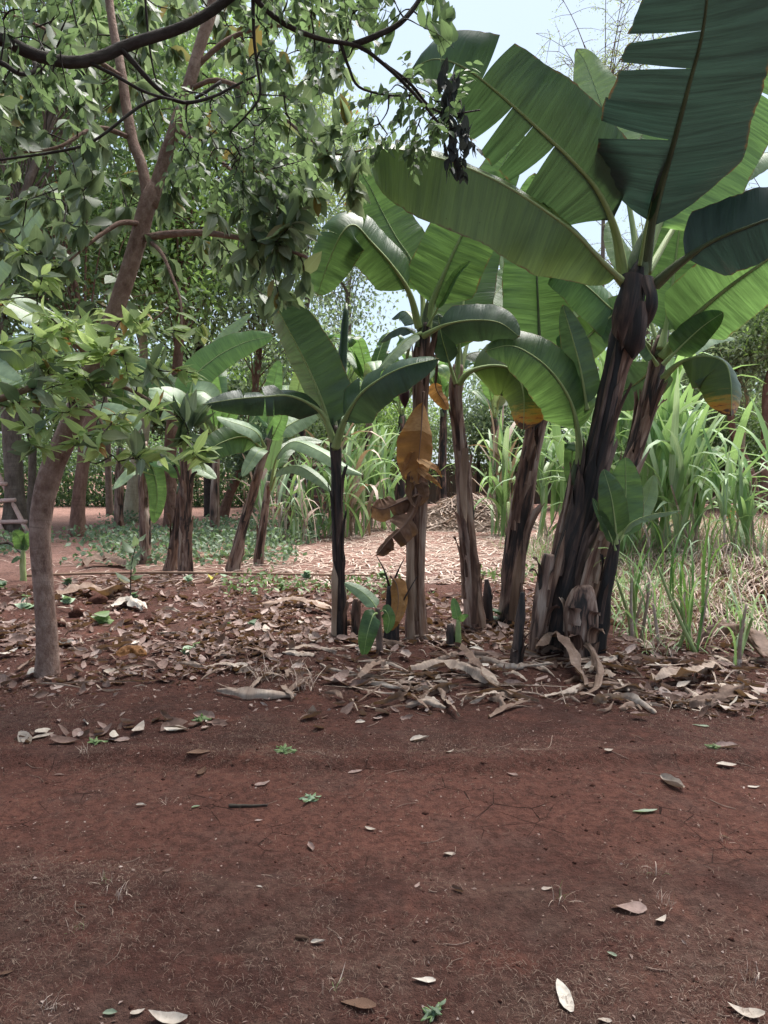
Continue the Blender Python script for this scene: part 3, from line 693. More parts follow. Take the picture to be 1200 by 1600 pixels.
banana_leaf(B, px([(655, 765, 6.28), (645, 800, 6.22), (628, 825, 6.15), (607, 845, 6.1), (588, 868, 6.08)]), 27 * 6.15 / FPX, nrm=(.2, -1, .1), t0=.04, fold=(-15, -25), droop=(-45, -40), tears=((1, .3), (1, .55), (-1, .35), (-1, .7)), mat='dead_brown', rib='sheath', ripple=.4, gap=.6, strip_droop=90, seed=70, name='dead_leaf', label='dark brown shrivelled end of the dead leaf', tip=9, taper=.3)
banana_leaf(B, px([(650, 775, 6.3), (625, 785, 6.25), (600, 795, 6.22), (580, 792, 6.2)]), 20 * 6.25 / FPX, nrm=(.1, -1, .2), t0=.05, fold=(-15, -20), droop=(-40, -40), tears=((1, .4), (-1, .6)), mat='dead_brown', rib='sheath', ripple=.4, gap=.5, strip_droop=80, seed=71, name='dead_leaf', tip=9, taper=.3)
banana_leaf(B, px([(672, 545, 6.6), (682, 570, 6.7), (681, 605, 6.75), (692, 625, 6.75), (700, 640, 6.75)]), 14 * 6.6 / FPX, nrm=(0, -1, .3), t0=.55, fold=(-30, -10), mat='dead', rib='sheath', ripple=.15, seed=72, name='dead_leaf')
pd, _ = spline(px([(655, 520, 6.6), (642, 535, 6.9), (634, 570, 7.0), (632, 606, 7.0)]), 12)
V, Fc, PU = tube(pd, np.linspace(.02, .012, 12), 8); mesh('flower_stalk', V, Fc, M['midrib'], B, PU)
bp, _ = spline(px([(632, 602, 7.0), (632, 620, 7.0), (633, 638, 7.0)]), 12)
V, Fc, PU = tube(bp, np.array([.02, .045, .058, .064, .066, .064, .06, .053, .043, .032, .018, .004]) * .78, 14)
tag(mesh('flower_bud', V, Fc, M['bud'], B, PU), 'dark purple drop-shaped flower bud')

def peel(pl, pts, hw, seed, mat='sheath_tan', outw=(0, -1, 0)):
    q_ = px(pts)
    V, Fc, _, PU = strip(q_, hw * pts[0][2] / FPX, .9, 24, 7, seed, .03, outw, 1.0)
    mesh('leaf_sheath', V, Fc, M[mat], pl, PU, org=V[0])
peel(B, [(641, 1006, 6.33), (640, 930, 6.35), (641, 860, 6.36), (643, 798, 6.36)], 10, 301, outw=(-.5, -1, 0))
peel(B, [(662, 1000, 6.36), (660, 920, 6.38), (661, 850, 6.38), (664, 740, 6.38)], 7, 302, 'sheath', (.6, -1, 0))
peel(D, [(800, 970, 7.05), (806, 910, 7.06), (813, 855, 7.07)], 8, 303, outw=(-.2, -1, 0))
peel(C, [(728, 700, 6.86), (724, 760, 6.85), (728, 820, 6.84)], 7, 304, 'sheath_tan')
peel(C, [(742, 975, 6.78), (742, 900, 6.84), (735, 820, 6.86)], 6, 305, 'sheath')
peel(E, [(905, 990, 5.98), (912, 930, 5.98), (930, 850, 5.99)], 9, 306, 'sheath', (.5, -1, 0))
peel(E, [(846, 990, 5.99), (862, 920, 6.0), (885, 830, 6.02)], 7, 307, 'sheath', (-.6, -1, 0))
# --- slim plant on the left
A = banana_plant('slim banana plant with black stem, leftmost stem of the front row', [(530, 1005, 6.45, 12), (530, 930, 6.45, 10.5), (528, 840, 6.45, 9), (526, 750, 6.45, 8.5), (523, 690, 6.45, 8), (522, 665, 6.45, 6)], 'stem_black', 5, 17, group='front row banana plants')
peel(A, [(520, 1003, 6.36), (521, 960, 6.36), (522, 920, 6.36), (523, 876, 6.37)], 7.5, 308, outw=(-.5, -1, 0))
L(A, [(521, 690, 6.45), (506, 635, 6.4), (485, 582, 6.35), (464, 540, 6.3), (441, 496, 6.3), (421, 452, 6.3)], 52, t0=.1, fold=(-62, 6), droop=(-10, -8), mat='ban_dark', rib='midrib', seed=81, nrm=(0, -1, .1), tip=4, label='stiff upright dark green leaf leaning left')
V, Fc, PU = tube(spline(px([(526, 680, 6.5), (531, 620, 6.55), (536, 550, 6.6), (541, 474, 6.65)]), 14)[0], np.interp(np.linspace(0, 1, 14), [0, .15, .5, .9, 1], [.016, .034, .044, .03, .012]), 10, .1, 3)
tag(mesh('rolled_leaf', V, Fc, M['ban_dark'], A, np.stack([PU[:, 2], PU[:, 0], PU[:, 0] * 0 + .4], 1)), 'rolled upright new leaf like a spear')
L(A, [(523, 700, 6.4), (536, 662, 6.3), (558, 622, 6.15), (588, 596, 6.0), (630, 574, 5.85), (686, 560, 5.75)], 42, t0=.2, fold=(-32, 4), droop=(-24, -18), mat='ban_dark', rib='midrib', seed=82, nrm=(0, -1, .25), tears=((-1, .28), (-1, .5)), gap=.25, tip=4, rr=1.4, label='broad leaf arching right in front of the dead leaf plant')
L(A, [(521, 690, 6.4), (506, 650, 6.35), (482, 630, 6.3), (450, 618, 6.2), (412, 620, 6.1), (365, 624, 6.05), (316, 632, 6.0)], 32, t0=.2, fold=(-8, -30), droop=(-18, -10), mat='ban_dark', rib='midrib', seed=83, nrm=(0, -1, .3), tears=((1, .35), (1, .52), (1, .68), (-1, .45), (-1, .52)), gap=.25, strip_droop=36, rr=1.3, label='torn dark leaf drooping to the left')

# --- suckers
Gp = banana_plant('young banana sucker with round green leaves right of the tallest stem', [(932, 1010, 6.0, 16), (942, 940, 6.0, 12), (955, 875, 6.0, 9), (963, 842, 6.0, 6)], 'stem_black', 2, 19, group='banana suckers', name='banana_sucker')
L(Gp, [(963, 850, 5.95), (961, 815, 5.9), (955, 775, 5.85), (943, 733, 5.85)], 27, t0=.12, fold=(6, 6), mat='ban', seed=91, nrm=(.2, -1, .1), tip=2.6)
L(Gp, [(965, 848, 6.0), (974, 815, 6.05), (978, 770, 6.1), (977, 714, 6.1)], 30, t0=.1, fold=(6, 6), mat='ban', seed=92, nrm=(-.1, -1, .1), tip=3)
L(Gp, [(966, 845, 6.1), (990, 812, 6.25), (1010, 780, 6.3), (1022, 742, 6.3)], 18, t0=.25, fold=(-10, -10), mat='ban_pale', seed=93, nrm=(-.4, -.8, .5))
L(Gp, [(966, 845, 6.0), (985, 818, 5.95), (1018, 804, 5.9), (1065, 797, 5.85)], 9, t0=.1, fold=(-40, -40), mat='ban_pale', seed=94, nrm=(0, -.6, .8), ripple=.2)
L(Gp, [(962, 860, 5.95), (950, 828, 5.9), (936, 800, 5.85), (926, 778, 5.85)], 9, t0=.15, fold=(20, 20), mat='ban', seed=95)
Jp = banana_plant('small banana sucker with hanging green leaf between the two leftmost front stems', [(594, 1040, 5.8, 6), (592, 990, 5.8, 5.5), (590, 950, 5.8, 4)], 'stem_black', 0, 23, group='banana suckers', name='banana_sucker', sides=10)
L(Jp, [(591, 958, 5.8), (583, 962, 5.7), (574, 990, 5.65), (568, 1026, 5.65)], 16, t0=.12, fold=(-6, -6), mat='ban', seed=101, rr=.7)
L(Jp, [(592, 956, 5.8), (602, 954, 5.75), (608, 968, 5.75), (604, 990, 5.75)], 11, t0=.15, fold=(-6, -6), mat='ban', seed=102, rr=.6)
L(Jp, [(591, 955, 5.85), (580, 938, 5.9), (562, 922, 5.95), (538, 910, 6.0)], 13, t0=.1, fold=(0, -10), mat='ban_pale', seed=103, nrm=(0, -.8, .6), rr=.6)
Kp = banana_plant('tiny bright sucker with two upright leaves under the fourth stem', [(716, 1012, 5.95, 5), (716, 985, 5.95, 4.5), (716, 968, 5.95, 3)], 'midrib', 0, 29, group='banana suckers', name='banana_sucker', sides=10)
L(Kp, [(716, 972, 5.95), (713, 957, 5.95), (708, 934, 5.97)], 8, t0=.1, fold=(8, 8), mat='ban_lime', seed=104, rr=.6)
L(Kp, [(717, 972, 5.95), (724, 964, 5.9), (732, 961, 5.88)], 5, t0=.1, fold=(8, 8), mat='ban_lime', seed=105, rr=.5)
b1 = empty('cut_stump', Gz(612, 1000), 'cut banana stump with an orange dead leaf and dry spikes', 'stump')
sp = px([(612, 1005, 6.3), (612, 960, 6.3), (614, 915, 6.32)]); sp[0][2] -= .1
V, Fc, PU = tube(spline(sp, 14)[0], np.linspace(.075, .05, 14), 12, .2, 4); mesh('stem', V, Fc, M['stem_black'], b1, PU, org=sp[0])
banana_leaf(b1, px([(610, 900, 6.2), (620, 915, 6.15), (622, 945, 6.12), (612, 985, 6.15)]), .1, nrm=(0, -1, .1), t0=.05, fold=(-20, -30), droop=(-30, -40), mat='dead', rib='sheath', ripple=.2, seed=106, name='dead_leaf', rr=.5)
for q in [((608, 915, 6.25), (600, 890, 6.2), (588, 868, 6.2)), ((614, 912, 6.25), (622, 892, 6.2), (632, 872, 6.2)), ((618, 965, 6.2), (632, 935, 6.15), (652, 900, 6.12))]:
    V, Fc, PU = tube(spline(px(q), 8)[0], np.linspace(.012, .003, 8), 6); mesh('spike', V, Fc, M['stem_black'], b1, PU)

def stump(label, pts, mat='stem_black', seed=1, sh=3, group='cut banana stumps'):
    o = banana_plant(label, pts, mat, sh, seed, group, 'banana_stump', .25, 14); o['category'] = 'stump'; return o
stump('thin black pointed stump standing in front of the dark leaning stems', [(806, 1062, 5.55, 11), (809, 1010, 5.55, 9), (813, 960, 5.57, 7), (816, 925, 5.6, 3)], 'stem_black', 31, 2)
stump('broad split stump against the left foot of the tallest stem', [(838, 1005, 6.05, 14), (848, 940, 6.05, 13), (856, 880, 6.07, 11), (858, 866, 6.07, 9)], 'stem', 32, 4)
stump('torn brown stump between the tallest stem and the round-leaved sucker', [(906, 1010, 5.95, 26), (908, 965, 5.95, 24), (912, 925, 5.97, 17), (912, 915, 5.98, 10)], 'stem', 33, 6)
stump('short dark stump behind the fourth stem, beside its right foot', [(764, 965, 7.1, 8), (762, 930, 7.1, 7), (760, 905, 7.12, 3)], 'stem_black', 34, 1)
stump('low jagged stump at the right foot of the leftmost front stem', [(556, 985, 6.5, 8), (557, 955, 6.5, 7), (556, 935, 6.5, 4)], 'stem', 35, 2)
stump('small split stump beside the tiny bright sucker', [(706, 1010, 6.0, 9), (705, 990, 6.0, 8), (702, 975, 6.0, 4)], 'stem_black', 36, 1)

# --- plants of the row behind, on the left
def auto_leaf(pl, c, az, length, rise, hw, mat, seed, arch=.5, n=26):
    d = np.array((math.sin(az), -math.cos(az), 0)); u = np.array((0, 0, 1.))
    pts = [c, c + d * length * .18 + u * length * rise * .45, c + d * length * .45 + u * length * rise * .8, c + d * length * .75 + u * length * (rise * .85 - arch * .15), c + d * length * 1.0 + u * length * (rise * .7 - arch * .5)]
    rg = np.random.default_rng(seed)
    tears = [(sd, q) for sd in (-1, 1) for q in rg.uniform(.25, .9, rg.integers(0, 4))]
    return banana_leaf(pl, pts, hw, nrm=-d * rise * .8 + u * 1.0 + np.array((0, -.12, 0)), t0=.15, fold=(14, 14), droop=(-34, -34), tears=tears, mat=mat, seed=seed, n=n, gap=.15)
I_ = banana_plant('shaggy dark brown banana stem with pale top leaf, left of the leaning slim stems', [(290, 902, 10.7, 13), (290, 840, 10.7, 10), (291, 760, 10.7, 9), (289, 690, 10.7, 8.5), (289, 660, 10.7, 7)], 'stem', 7, 41, 'banana plants of the second row')
L(I_, [(288, 680, 10.6), (283, 650, 10.5), (272, 625, 10.3), (258, 612, 10.0), (240, 625, 9.8)], 36, t0=.2, mat='ban_pale', nrm=(.2, -.8, .6), seed=111, fold=(0, -10))
L(I_, [(289, 675, 10.6), (305, 640, 10.6), (300, 615, 10.5), (320, 612, 10.4), (345, 635, 10.3)], 22, t0=.2, mat='ban_pale', nrm=(0, -.6, .8), seed=112, fold=(-10, -10))
L(I_, [(290, 670, 10.8), (302, 595, 11.0), (335, 560, 11.1), (380, 536, 11.2), (428, 524, 11.3)], 27, t0=.2, mat='ban_lime', nrm=(0, -1, .2), seed=113, fold=(4, 4))
L(I_, [(289, 675, 10.8), (262, 610, 11), (225, 575, 11.2), (180, 560, 11.3)], 22, t0=.2, mat='ban', nrm=(0, -1, .3), seed=114, fold=(4, -10))
L(I_, [(289, 668, 10.9), (300, 600, 11.4), (350, 530, 11.7), (392, 490, 11.8)], 14, t0=.2, mat='ban_pale', nrm=(0, -1, .3), seed=115)
J_ = banana_plant('slim banana plant leaning right, dark stem, left of two slim leaning stems', [(363, 893, 11.0, 11), (378, 830, 11.0, 8), (398, 760, 11.0, 7), (414, 705, 11.0, 6), (420, 685, 11.0, 5)], 'stem', 5, 43, 'banana plants of the second row')
L(J_, [(416, 700, 10.9), (400, 675, 10.7), (370, 662, 10.5), (338, 652, 10.3)], 18, t0=.15, mat='ban_pale', nrm=(0, -.75, .7), seed=121, fold=(-8, -8))
L(J_, [(414, 705, 10.9), (385, 683, 10.7), (345, 692, 10.5), (300, 722, 10.3)], 26, t0=.1, mat='ban', nrm=(0, -1, .2), seed=122, fold=(0, 0))
L(J_, [(418, 695, 11.1), (421, 645, 11.2), (427, 605, 11.2), (436, 562, 11.2)], 17, t0=.25, mat='ban_lime', nrm=(-.2, -1, .1), seed=123)
L(J_, [(420, 692, 11.1), (445, 668, 11.3), (480, 648, 11.5), (520, 620, 11.7)], 18, t0=.15, mat='ban_pale', nrm=(0, -.8, .6), seed=124, fold=(0, -20))
L(J_, [(419, 695, 11.1), (432, 670, 11), (440, 650, 10.9), (432, 640, 10.9)], 14, t0=.15, mat='ban_lime', nrm=(0, -1, .2), seed=125)
L(J_, [(415, 700, 10.9), (404, 705, 10.6), (392, 722, 10.5), (378, 745, 10.4)], 12, t0=.15, mat='ban_pale', nrm=(0, -1, .3), seed=126)
K_ = banana_plant('slim banana plant with arching pale leaves, right of two slim leaning stems', [(404, 885, 11.6, 8.5), (410, 830, 11.6, 6.5), (416, 780, 11.6, 5.5), (421, 752, 11.6, 5)], 'stem', 4, 47, 'banana plants of the second row')
L(K_, [(422, 760, 11.5), (432, 715, 11.3), (458, 690, 11.0), (500, 705, 10.7), (535, 728, 10.5), (568, 742, 10.4)], 17, t0=.2, mat='ban_pale', nrm=(0, -.6, .8), seed=131, fold=(-14, -14))
L(K_, [(422, 765, 11.5), (436, 735, 11.2), (465, 728, 10.9), (495, 745, 10.7), (518, 768, 10.6)], 16, t0=.2, mat='ban_pale', nrm=(0, -.6, .8), seed=132, fold=(-14, -14))
L(K_, [(421, 762, 11.6), (425, 720, 11.7), (434, 680, 11.8), (445, 645, 11.8)], 11, t0=.2, mat='cane', nrm=(0, -1, .1), seed=133)
L(K_, [(421, 765, 11.6), (440, 712, 12), (470, 690, 12.4), (505, 690, 12.6)], 14, t0=.25, mat='ban', nrm=(0, -.7, .7), seed=134)
L_ = banana_plant('ragged grey brown banana stem left of the shaggy dark stem', [(228, 880, 12.0, 10), (226, 820, 12.0, 8.5), (224, 740, 12.0, 7.5), (222, 690, 12.0, 7)], 'stem', 6, 53, 'banana plants of the second row')
L(L_, [(223, 700, 12), (240, 735, 11.9), (246, 775, 11.9), (240, 818, 11.9)], 15, t0=.2, mat='ban', seed=141, nrm=(.2, -1, 0))
L(L_, [(224, 695, 12), (245, 715, 11.9), (262, 722, 11.8), (280, 742, 11.8)], 17, t0=.2, mat='ban_lime', seed=142, nrm=(0, -.8, .6))
L(L_, [(222, 740, 11.9), (205, 738, 11.7), (190, 752, 11.6), (178, 764, 11.5)], 10, t0=.15, mat='ban_pale', seed=143, nrm=(0, -.7, .7))
L(L_, [(222, 700, 12), (200, 660, 12.2), (170, 640, 12.4), (140, 640, 12.5)], 18, t0=.2, mat='ban_pale', seed=144, nrm=(0, -.7, .6))
N_ = banana_plant('short brown banana stem leaning on the shaggy dark stem', [(268, 900, 11.2, 11), (274, 850, 11.2, 9), (282, 790, 11.2, 8), (286, 750, 11.2, 5)], 'sheath', 3, 59, 'banana plants of the second row')
L(N_, [(285, 760, 11.1), (292, 740, 11.0), (310, 732, 10.9), (338, 748, 10.8)], 15, t0=.2, mat='ban_pale', seed=145, nrm=(0, -.6, .8))
L(N_, [(285, 760, 11.2), (276, 735, 11.2), (262, 722, 11.2), (245, 726, 11.1)], 13, t0=.2, mat='ban', seed=146, nrm=(0, -.8, .6))
M_ = banana_plant('banana plant at the left edge with wide pale striped leaves', [(-75, 930, 8.6, 22), (-72, 800, 8.6, 20), (-66, 650, 8.6, 17), (-60, 520, 8.6, 14), (-56, 470, 8.6, 8)], 'stem', 3, 61, 'banana plants of the second row')
L(M_, [(-56, 500, 8.6), (-20, 430, 8.5), (25, 372, 8.4), (60, 325, 8.3), (90, 285, 8.3)], 42, t0=.15, mat='ban_pale', seed=151, nrm=(-.2, -.9, .4), label='pale striped leaf pointing up to the right')
L(M_, [(-56, 520, 8.5), (-15, 545, 8.3), (40, 545, 8.1), (85, 530, 8.0), (125, 520, 8.0)], 34, t0=.1, mat='ban_yel', seed=152, nrm=(0, -.9, .5), fold=(0, -20), label='leaf with yellowing underside')
L(M_, [(-56, 520, 8.5), (-25, 570, 8.2), (5, 590, 8.0), (35, 600, 7.9)], 30, t0=.1, mat='ban_pale', seed=153, nrm=(0, -.8, .6))
L(M_, [(-56, 500, 8.7), (0, 470, 9.0), (80, 505, 9.2), (170, 540, 9.3), (215, 560, 9.3)], 26, t0=.2, mat='ban_pale', seed=154, nrm=(0, -.7, .7))
s_ = banana_plant('little dark green banana sucker at the left edge behind the trunk', [(36, 892, 9.8, 5), (36, 872, 9.8, 4), (36, 860, 9.8, 3)], 'midrib', 0, 63, 'banana suckers', 'banana_sucker', sides=8)
L(s_, [(36, 866, 9.8), (34, 850, 9.8), (28, 836, 9.75), (20, 830, 9.7)], 12, t0=.15, mat='ban', seed=155, nrm=(.4, -1, .1), rr=.5)
L(s_, [(36, 866, 9.8), (40, 848, 9.8), (45, 832, 9.75)], 7, t0=.15, mat='ban', seed=156, rr=.5)
L(s_, [(36, 872, 9.8), (28, 872, 9.75), (18, 880, 9.7)], 5, t0=.15, mat='ban', seed=157, nrm=(0, -.7, .7), rr=.5)

# --- farther banana plants, light green
far_b = [(335, 838, 700, 'far banana plant between the shaggy stem and the leaning slim stem', 6), (452, 832, 690, 'far banana plant behind the arching pale leaves', 6), (185, 832, 700, 'far banana plant in front of the pale cream trunk', 5), (520, 818, 660, 'far banana plant behind the slim black stem', 6), (575, 822, 620, 'far banana plant left of the dead leaf, behind the cane clump', 7), (625, 815, 650, 'far banana plant right behind the dead leaf', 6), (690, 812, 640, 'far banana plant glimpsed between the third and fourth stems', 7), (770, 808, 655, 'far banana plant behind the cane clump in the gap', 7),
         (905, 808, 590, 'far banana plant showing behind the tallest stem', 6), (470, 806, 655, 'far banana plant above the blue iron sheet', 6), (1120, 792, 640, 'far banana plant by the right edge among the trees', 5)]
for k, (x, yb, yt, lab, nl) in enumerate(far_b):
    Y = G(x, yb)[1]
    pl = banana_plant(lab, [(x, yb, Y, 8), (x + 1, (yb + yt) / 2, Y, 7), (x + 3, yt, Y, 5)], 'stem', 2, 70 + k, 'far banana plants', rough=.1, sides=10)
    c = P(x + 3, yt, Y)
    for q in range(nl):
        az = q * 2.4 + k; rr_ = R.random()
        auto_leaf(pl, c, az, 1.5 + .5 * R.random(), .55 + .7 * rr_, .22 + .06 * R.random(), ['ban_lime', 'ban_pale', 'ban', 'ban_lime'][q % 4], 300 + k * 10 + q, .3 + .5 * R.random(), 18)
# ------------------------------------------------------------------ trees
def quat(d, s, n):
    return Matrix((Vector(d), Vector(s), Vector(n))).transposed().to_quaternion()

def leaf_protos(mat, k=5, width=.24, curl=(.05, .4)):
    out = []
    for q in range(k):
        V, Fc, PU = leaf_cloud(np.zeros((1, 3)), np.array([[1., 0, 0]]), np.array([[0, 0, 1.]]), 1.0, width * (.85 + .3 * R.random()), R.uniform(*curl), R.uniform(.1, .4), 1, np.array([R.random()]))
        out.append(mesh_data('leaf', V, Fc, M[mat], PU))
    return out

def in_view(c):
    y = np.maximum(c[:, 1], .1)
    u = c[:, 0] / y * FPX + 600; v = HORIZON - (c[:, 2] - CAM_H) / y * FPX
    return (u > -10) & (u < 1210) & (v > -10) & (v < 1610)

def leaves_to_tree(o, data, mats, limit=300, name='leaf', rest='foliage', width=.24):
    """data: centre, direction, normal, length, material index. The largest in view become parts, the rest one mass"""
    c, d, nr, ln, mi = data
    size = np.where(in_view(c), ln / np.maximum(c[:, 1], .3), 0)
    order = np.argsort(-size); big = order[:limit]; rest_i = order[limit:]
    wid = {'avo_young': .17, 'avo_grey': .22}
    protos = [leaf_protos(m, 5, wid.get(m, width)) for m in mats]
    D, S, N = frames(d[big], nr[big])
    for k, i in enumerate(big):
        put(name, protos[mi[i]][k % 5], o, c[i], quat(D[k], S[k], N[k]), float(ln[i]))
    for q, m in enumerate(mats):
        r = rest_i[mi[rest_i] == q]
        if len(r):
            V, Fc, PU = leaf_cloud(c[r], d[r], nr[r], ln[r], ln[r] * wid.get(m, width) * R.uniform(.8, 1.2, len(r)), R.uniform(.05, .4, len(r)), .25, 1)
            f = mesh(rest, V, Fc, M[m], o, PU); f['kind'] = 'stuff'

def limb(o, pts, r0, r1, mat, name='branch', n=22, sides=10, rough=.12, seed=0):
    sp, _ = spline(pts, n)
    V, Fc, PU = tube(sp, np.linspace(r0, r1, n), sides, rough, seed)
    mesh(name, V, Fc, M[mat], o, PU)
    return sp

# --- the avocado tree on the left
base = Gz(74, 1058)
AV = empty('avocado_tree', base, 'forked avocado tree with smooth pinkish brown leaning trunk at left front', 'tree')
q = [(74, 1062, 5.35, 21), (73, 1000, 5.35, 16.5), (67, 900, 5.35, 15.5), (63, 820, 5.35, 16), (77, 745, 5.35, 17.5), (102, 685, 5.35, 17), (128, 620, 5.35, 15.5), (152, 560, 5.35, 14.5), (182, 480, 5.38, 13.5), (208, 400, 5.42, 13), (229, 325, 5.46, 13.5), (237, 300, 5.47, 12), (240, 284, 5.48, 6), (240, 276, 5.48, 2)]
ctrl = [np.append(P(*p[:3]), p[3] * p[2] / FPX) for p in q]; ctrl[0][2] = base[2] - .05
sp, _ = spline(ctrl, 90)
V, Fc, PU = tube(sp[:, :3], sp[:, 3], 22, .07, 5)
mesh('trunk', V, Fc, M['avo_bark'], AV, PU, org=base)
limbs = [sp[30:, :3]]
def alimb(p, r0, r1, **k):
    s = limb(AV, px(p), r0 * p[0][2] / FPX, r1 * p[-1][2] / FPX, 'avo_bark', seed=int(p[0][0]), **k); limbs.append(s); return s
alimb([(233, 322, 5.46), (222, 262, 5.5), (206, 215, 5.55), (195, 150, 5.6), (186, 90, 5.65), (176, 40, 5.7), (165, -40, 5.75)], 8.5, 6, n=30)
alimb([(236, 322, 5.46), (254, 258, 5.5), (270, 212, 5.5), (290, 150, 5.55), (310, 80, 5.6), (330, 18, 5.65), (345, -60, 5.7)], 10.5, 8, n=30)
alimb([(228, 372, 5.42), (262, 366, 5.35), (320, 364, 5.25), (370, 371, 5.15), (420, 380, 5.05), (480, 402, 4.95)], 6, 2.5)
alimb([(232, 375, 5.42), (252, 395, 5.3), (268, 430, 5.2), (282, 470, 5.1), (284, 520, 5.05)], 3.5, 1.2)
alimb([(222, 350, 5.42), (190, 348, 5.3), (160, 365, 5.2), (135, 385, 5.1), (105, 410, 5.05)], 4.5, 1.5)
alimb([(118, 640, 5.35), (90, 590, 5.1), (50, 605, 4.95), (-10, 625, 4.8), (-60, 620, 4.7)], 5, 5.5)
alimb([(140, 590, 5.35), (180, 600, 5.0), (225, 620, 4.8), (275, 650, 4.7)], 4.5, 1.5)
alimb([(150, 565, 5.35), (120, 540, 5.1), (90, 510, 4.9), (60, 480, 4.8)], 4, 1.2)
alimb([(160, 535, 5.35), (200, 520, 5.1), (240, 500, 5.0), (262, 480, 4.95)], 3.5, 1.2)
alimb([(125, 625, 5.35), (150, 645, 5.0), (165, 680, 4.8), (172, 710, 4.75)], 4, 1.2)
alimb([(295, 140, 5.55), (340, 125, 5.5), (400, 150, 5.4), (450, 190, 5.3), (520, 240, 5.2), (575, 232, 5.15)], 4, 1.2)
alimb([(205, 215, 5.55), (150, 200, 5.4), (90, 230, 5.2), (20, 240, 5.1)], 4, 1.5)
alimb([(190, 120, 5.6), (130, 80, 5.5), (60, 40, 5.4), (10, 20, 5.3)], 4, 1.5)
alimb([(300, 110, 5.6), (360, 60, 5.6), (430, 40, 5.6), (500, 60, 5.5), (540, 110, 5.45)], 4.5, 1.5)
alimb([(275, 200, 5.5), (330, 240, 5.4), (390, 290, 5.2), (440, 330, 5.1)], 4, 1.2)
LP = np.vstack(limbs)
regions = [((-40, 560), (-60, 130), (5.0, 7.4), 100, 0), ((-40, 520), (110, 300), (4.9, 7.2), 76, 0), ((-40, 470), (290, 480), (4.8, 6.8), 54, 0), ((470, 560), (90, 290), (5.0, 5.5), 9, 0), ((380, 500), (300, 480), (4.8, 5.4), 16, 0), ((525, 575), (235, 320), (5.05, 5.2), 3, 2),
           ((330, 480), (220, 420), (4.9, 5.3), 10, 2), ((10, 220), (330, 430), (4.8, 5.2), 8, 2),
           ((-30, 130), (490, 725), (4.4, 5.1), 28, 1), ((100, 325), (500, 725), (4.4, 5.1), 34, 1), ((-20, 120), (380, 500), (4.6, 5.2), 9, 1), ((60, 260), (470, 560), (4.5, 5.2), 9, 1), ((20, 300), (560, 720), (4.4, 5.0), 9, 2)]
twb = Bag(); cc, dd, nn, ll, mm = [], [], [], [], []
def grow(tips, base_pts):
    """order tips so that each joins the nearest limb or an earlier twig, like real branching"""
    pool = base_pts.copy(); tips = list(tips); out = []
    dist = np.array([np.min(np.linalg.norm(base_pts - t[0], axis=1)) for t in tips])
    for i in np.argsort(dist):
        tip, kind = tips[i]
        d = np.linalg.norm(pool - tip, axis=1); st = pool[int(np.argmin(d))].copy(); dm = d.min()
        vec = tip - st; midp = st + vec * .5 + np.array((0, 0, (.12 if kind != 1 else -.05) * dm)) + R.normal(0, .1 * dm + .005, 3)
        path, ln = spline([st, midp, tip], 8)
        pool = np.vstack([pool, path[2:7]]); out.append((tip, kind, path, ln, midp))
    return out
tips = []
for (x0, x1), (y0, y1), (d0, d1), n, kind in regions:
    for _ in range(n):
        tx, ty, tY = R.uniform(x0, x1), R.uniform(y0, y1), R.uniform(d0, d1)
        bx_ = [np.interp(-ty, [-1060, -810, -685, -560, -400, -296, 60], v_) for v_ in ([74, 62, 103, 152, 208, 238, 165], [74, 62, 103, 152, 208, 238, 345])]
        if (kind != 1 or ty < 500) and min(abs(tx - q_) for q_ in bx_) < 62 and tY < 5.75: tY = R.uniform(5.8, 7.2)
        tips.append((P(tx, ty, tY), kind))
for tip, kind, path, ln_, midp in grow(tips, LP):
    if True:
        V, Fc, PU = tube(path, np.linspace(min(.010, .004 + ln_ * .006), .003, 8), 5, cap=False); twb.add(V, Fc, PU)
        td = norm(tip - midp)
        m = R.integers(7, 12)
        c = tip - td * R.uniform(0, .12, (m, 1)) + R.normal(0, .008, (m, 3))
        if kind == 1:
            az = np.arange(m) * 2.4 + R.random() * 6; el = R.uniform(-.7, .7, m)
            d = np.stack([np.cos(az) * np.cos(el), np.sin(az) * np.cos(el), np.sin(el)], 1) + td * .3
            nr = norm(np.array((0, -.35, .9)) + R.normal(0, .4, (m, 3)))
            ln = R.uniform(.10, .20, m)
        else:
            d = norm(td * .4 + rdir(m) * .8 + np.array((0, 0, -.75)))
            nr = norm(np.array((0, -.3, .6)) + R.normal(0, .6, (m, 3)))
            ln = R.uniform(.12, .225, m)
        cc.append(c); dd.append(norm(d)); nn.append(nr); ll.append(ln)
        mi = np.full(m, kind)
        if kind == 1: mi = np.where(R.random(m) < .12, 0, 1)
        elif kind == 2: mi = np.where(R.random(m) < .35, 0, 2)
        else: mi = np.where(R.random(m) < .2, 2, 0)
        mm.append(mi)
tw = twb.build('twigs', M['twig'], AV); tw['kind'] = 'stuff'
leaves_to_tree(AV, tuple(np.concatenate(z) for z in (cc, dd, nn, ll, mm)), ['avo', 'avo_young', 'avo_grey'], 300)

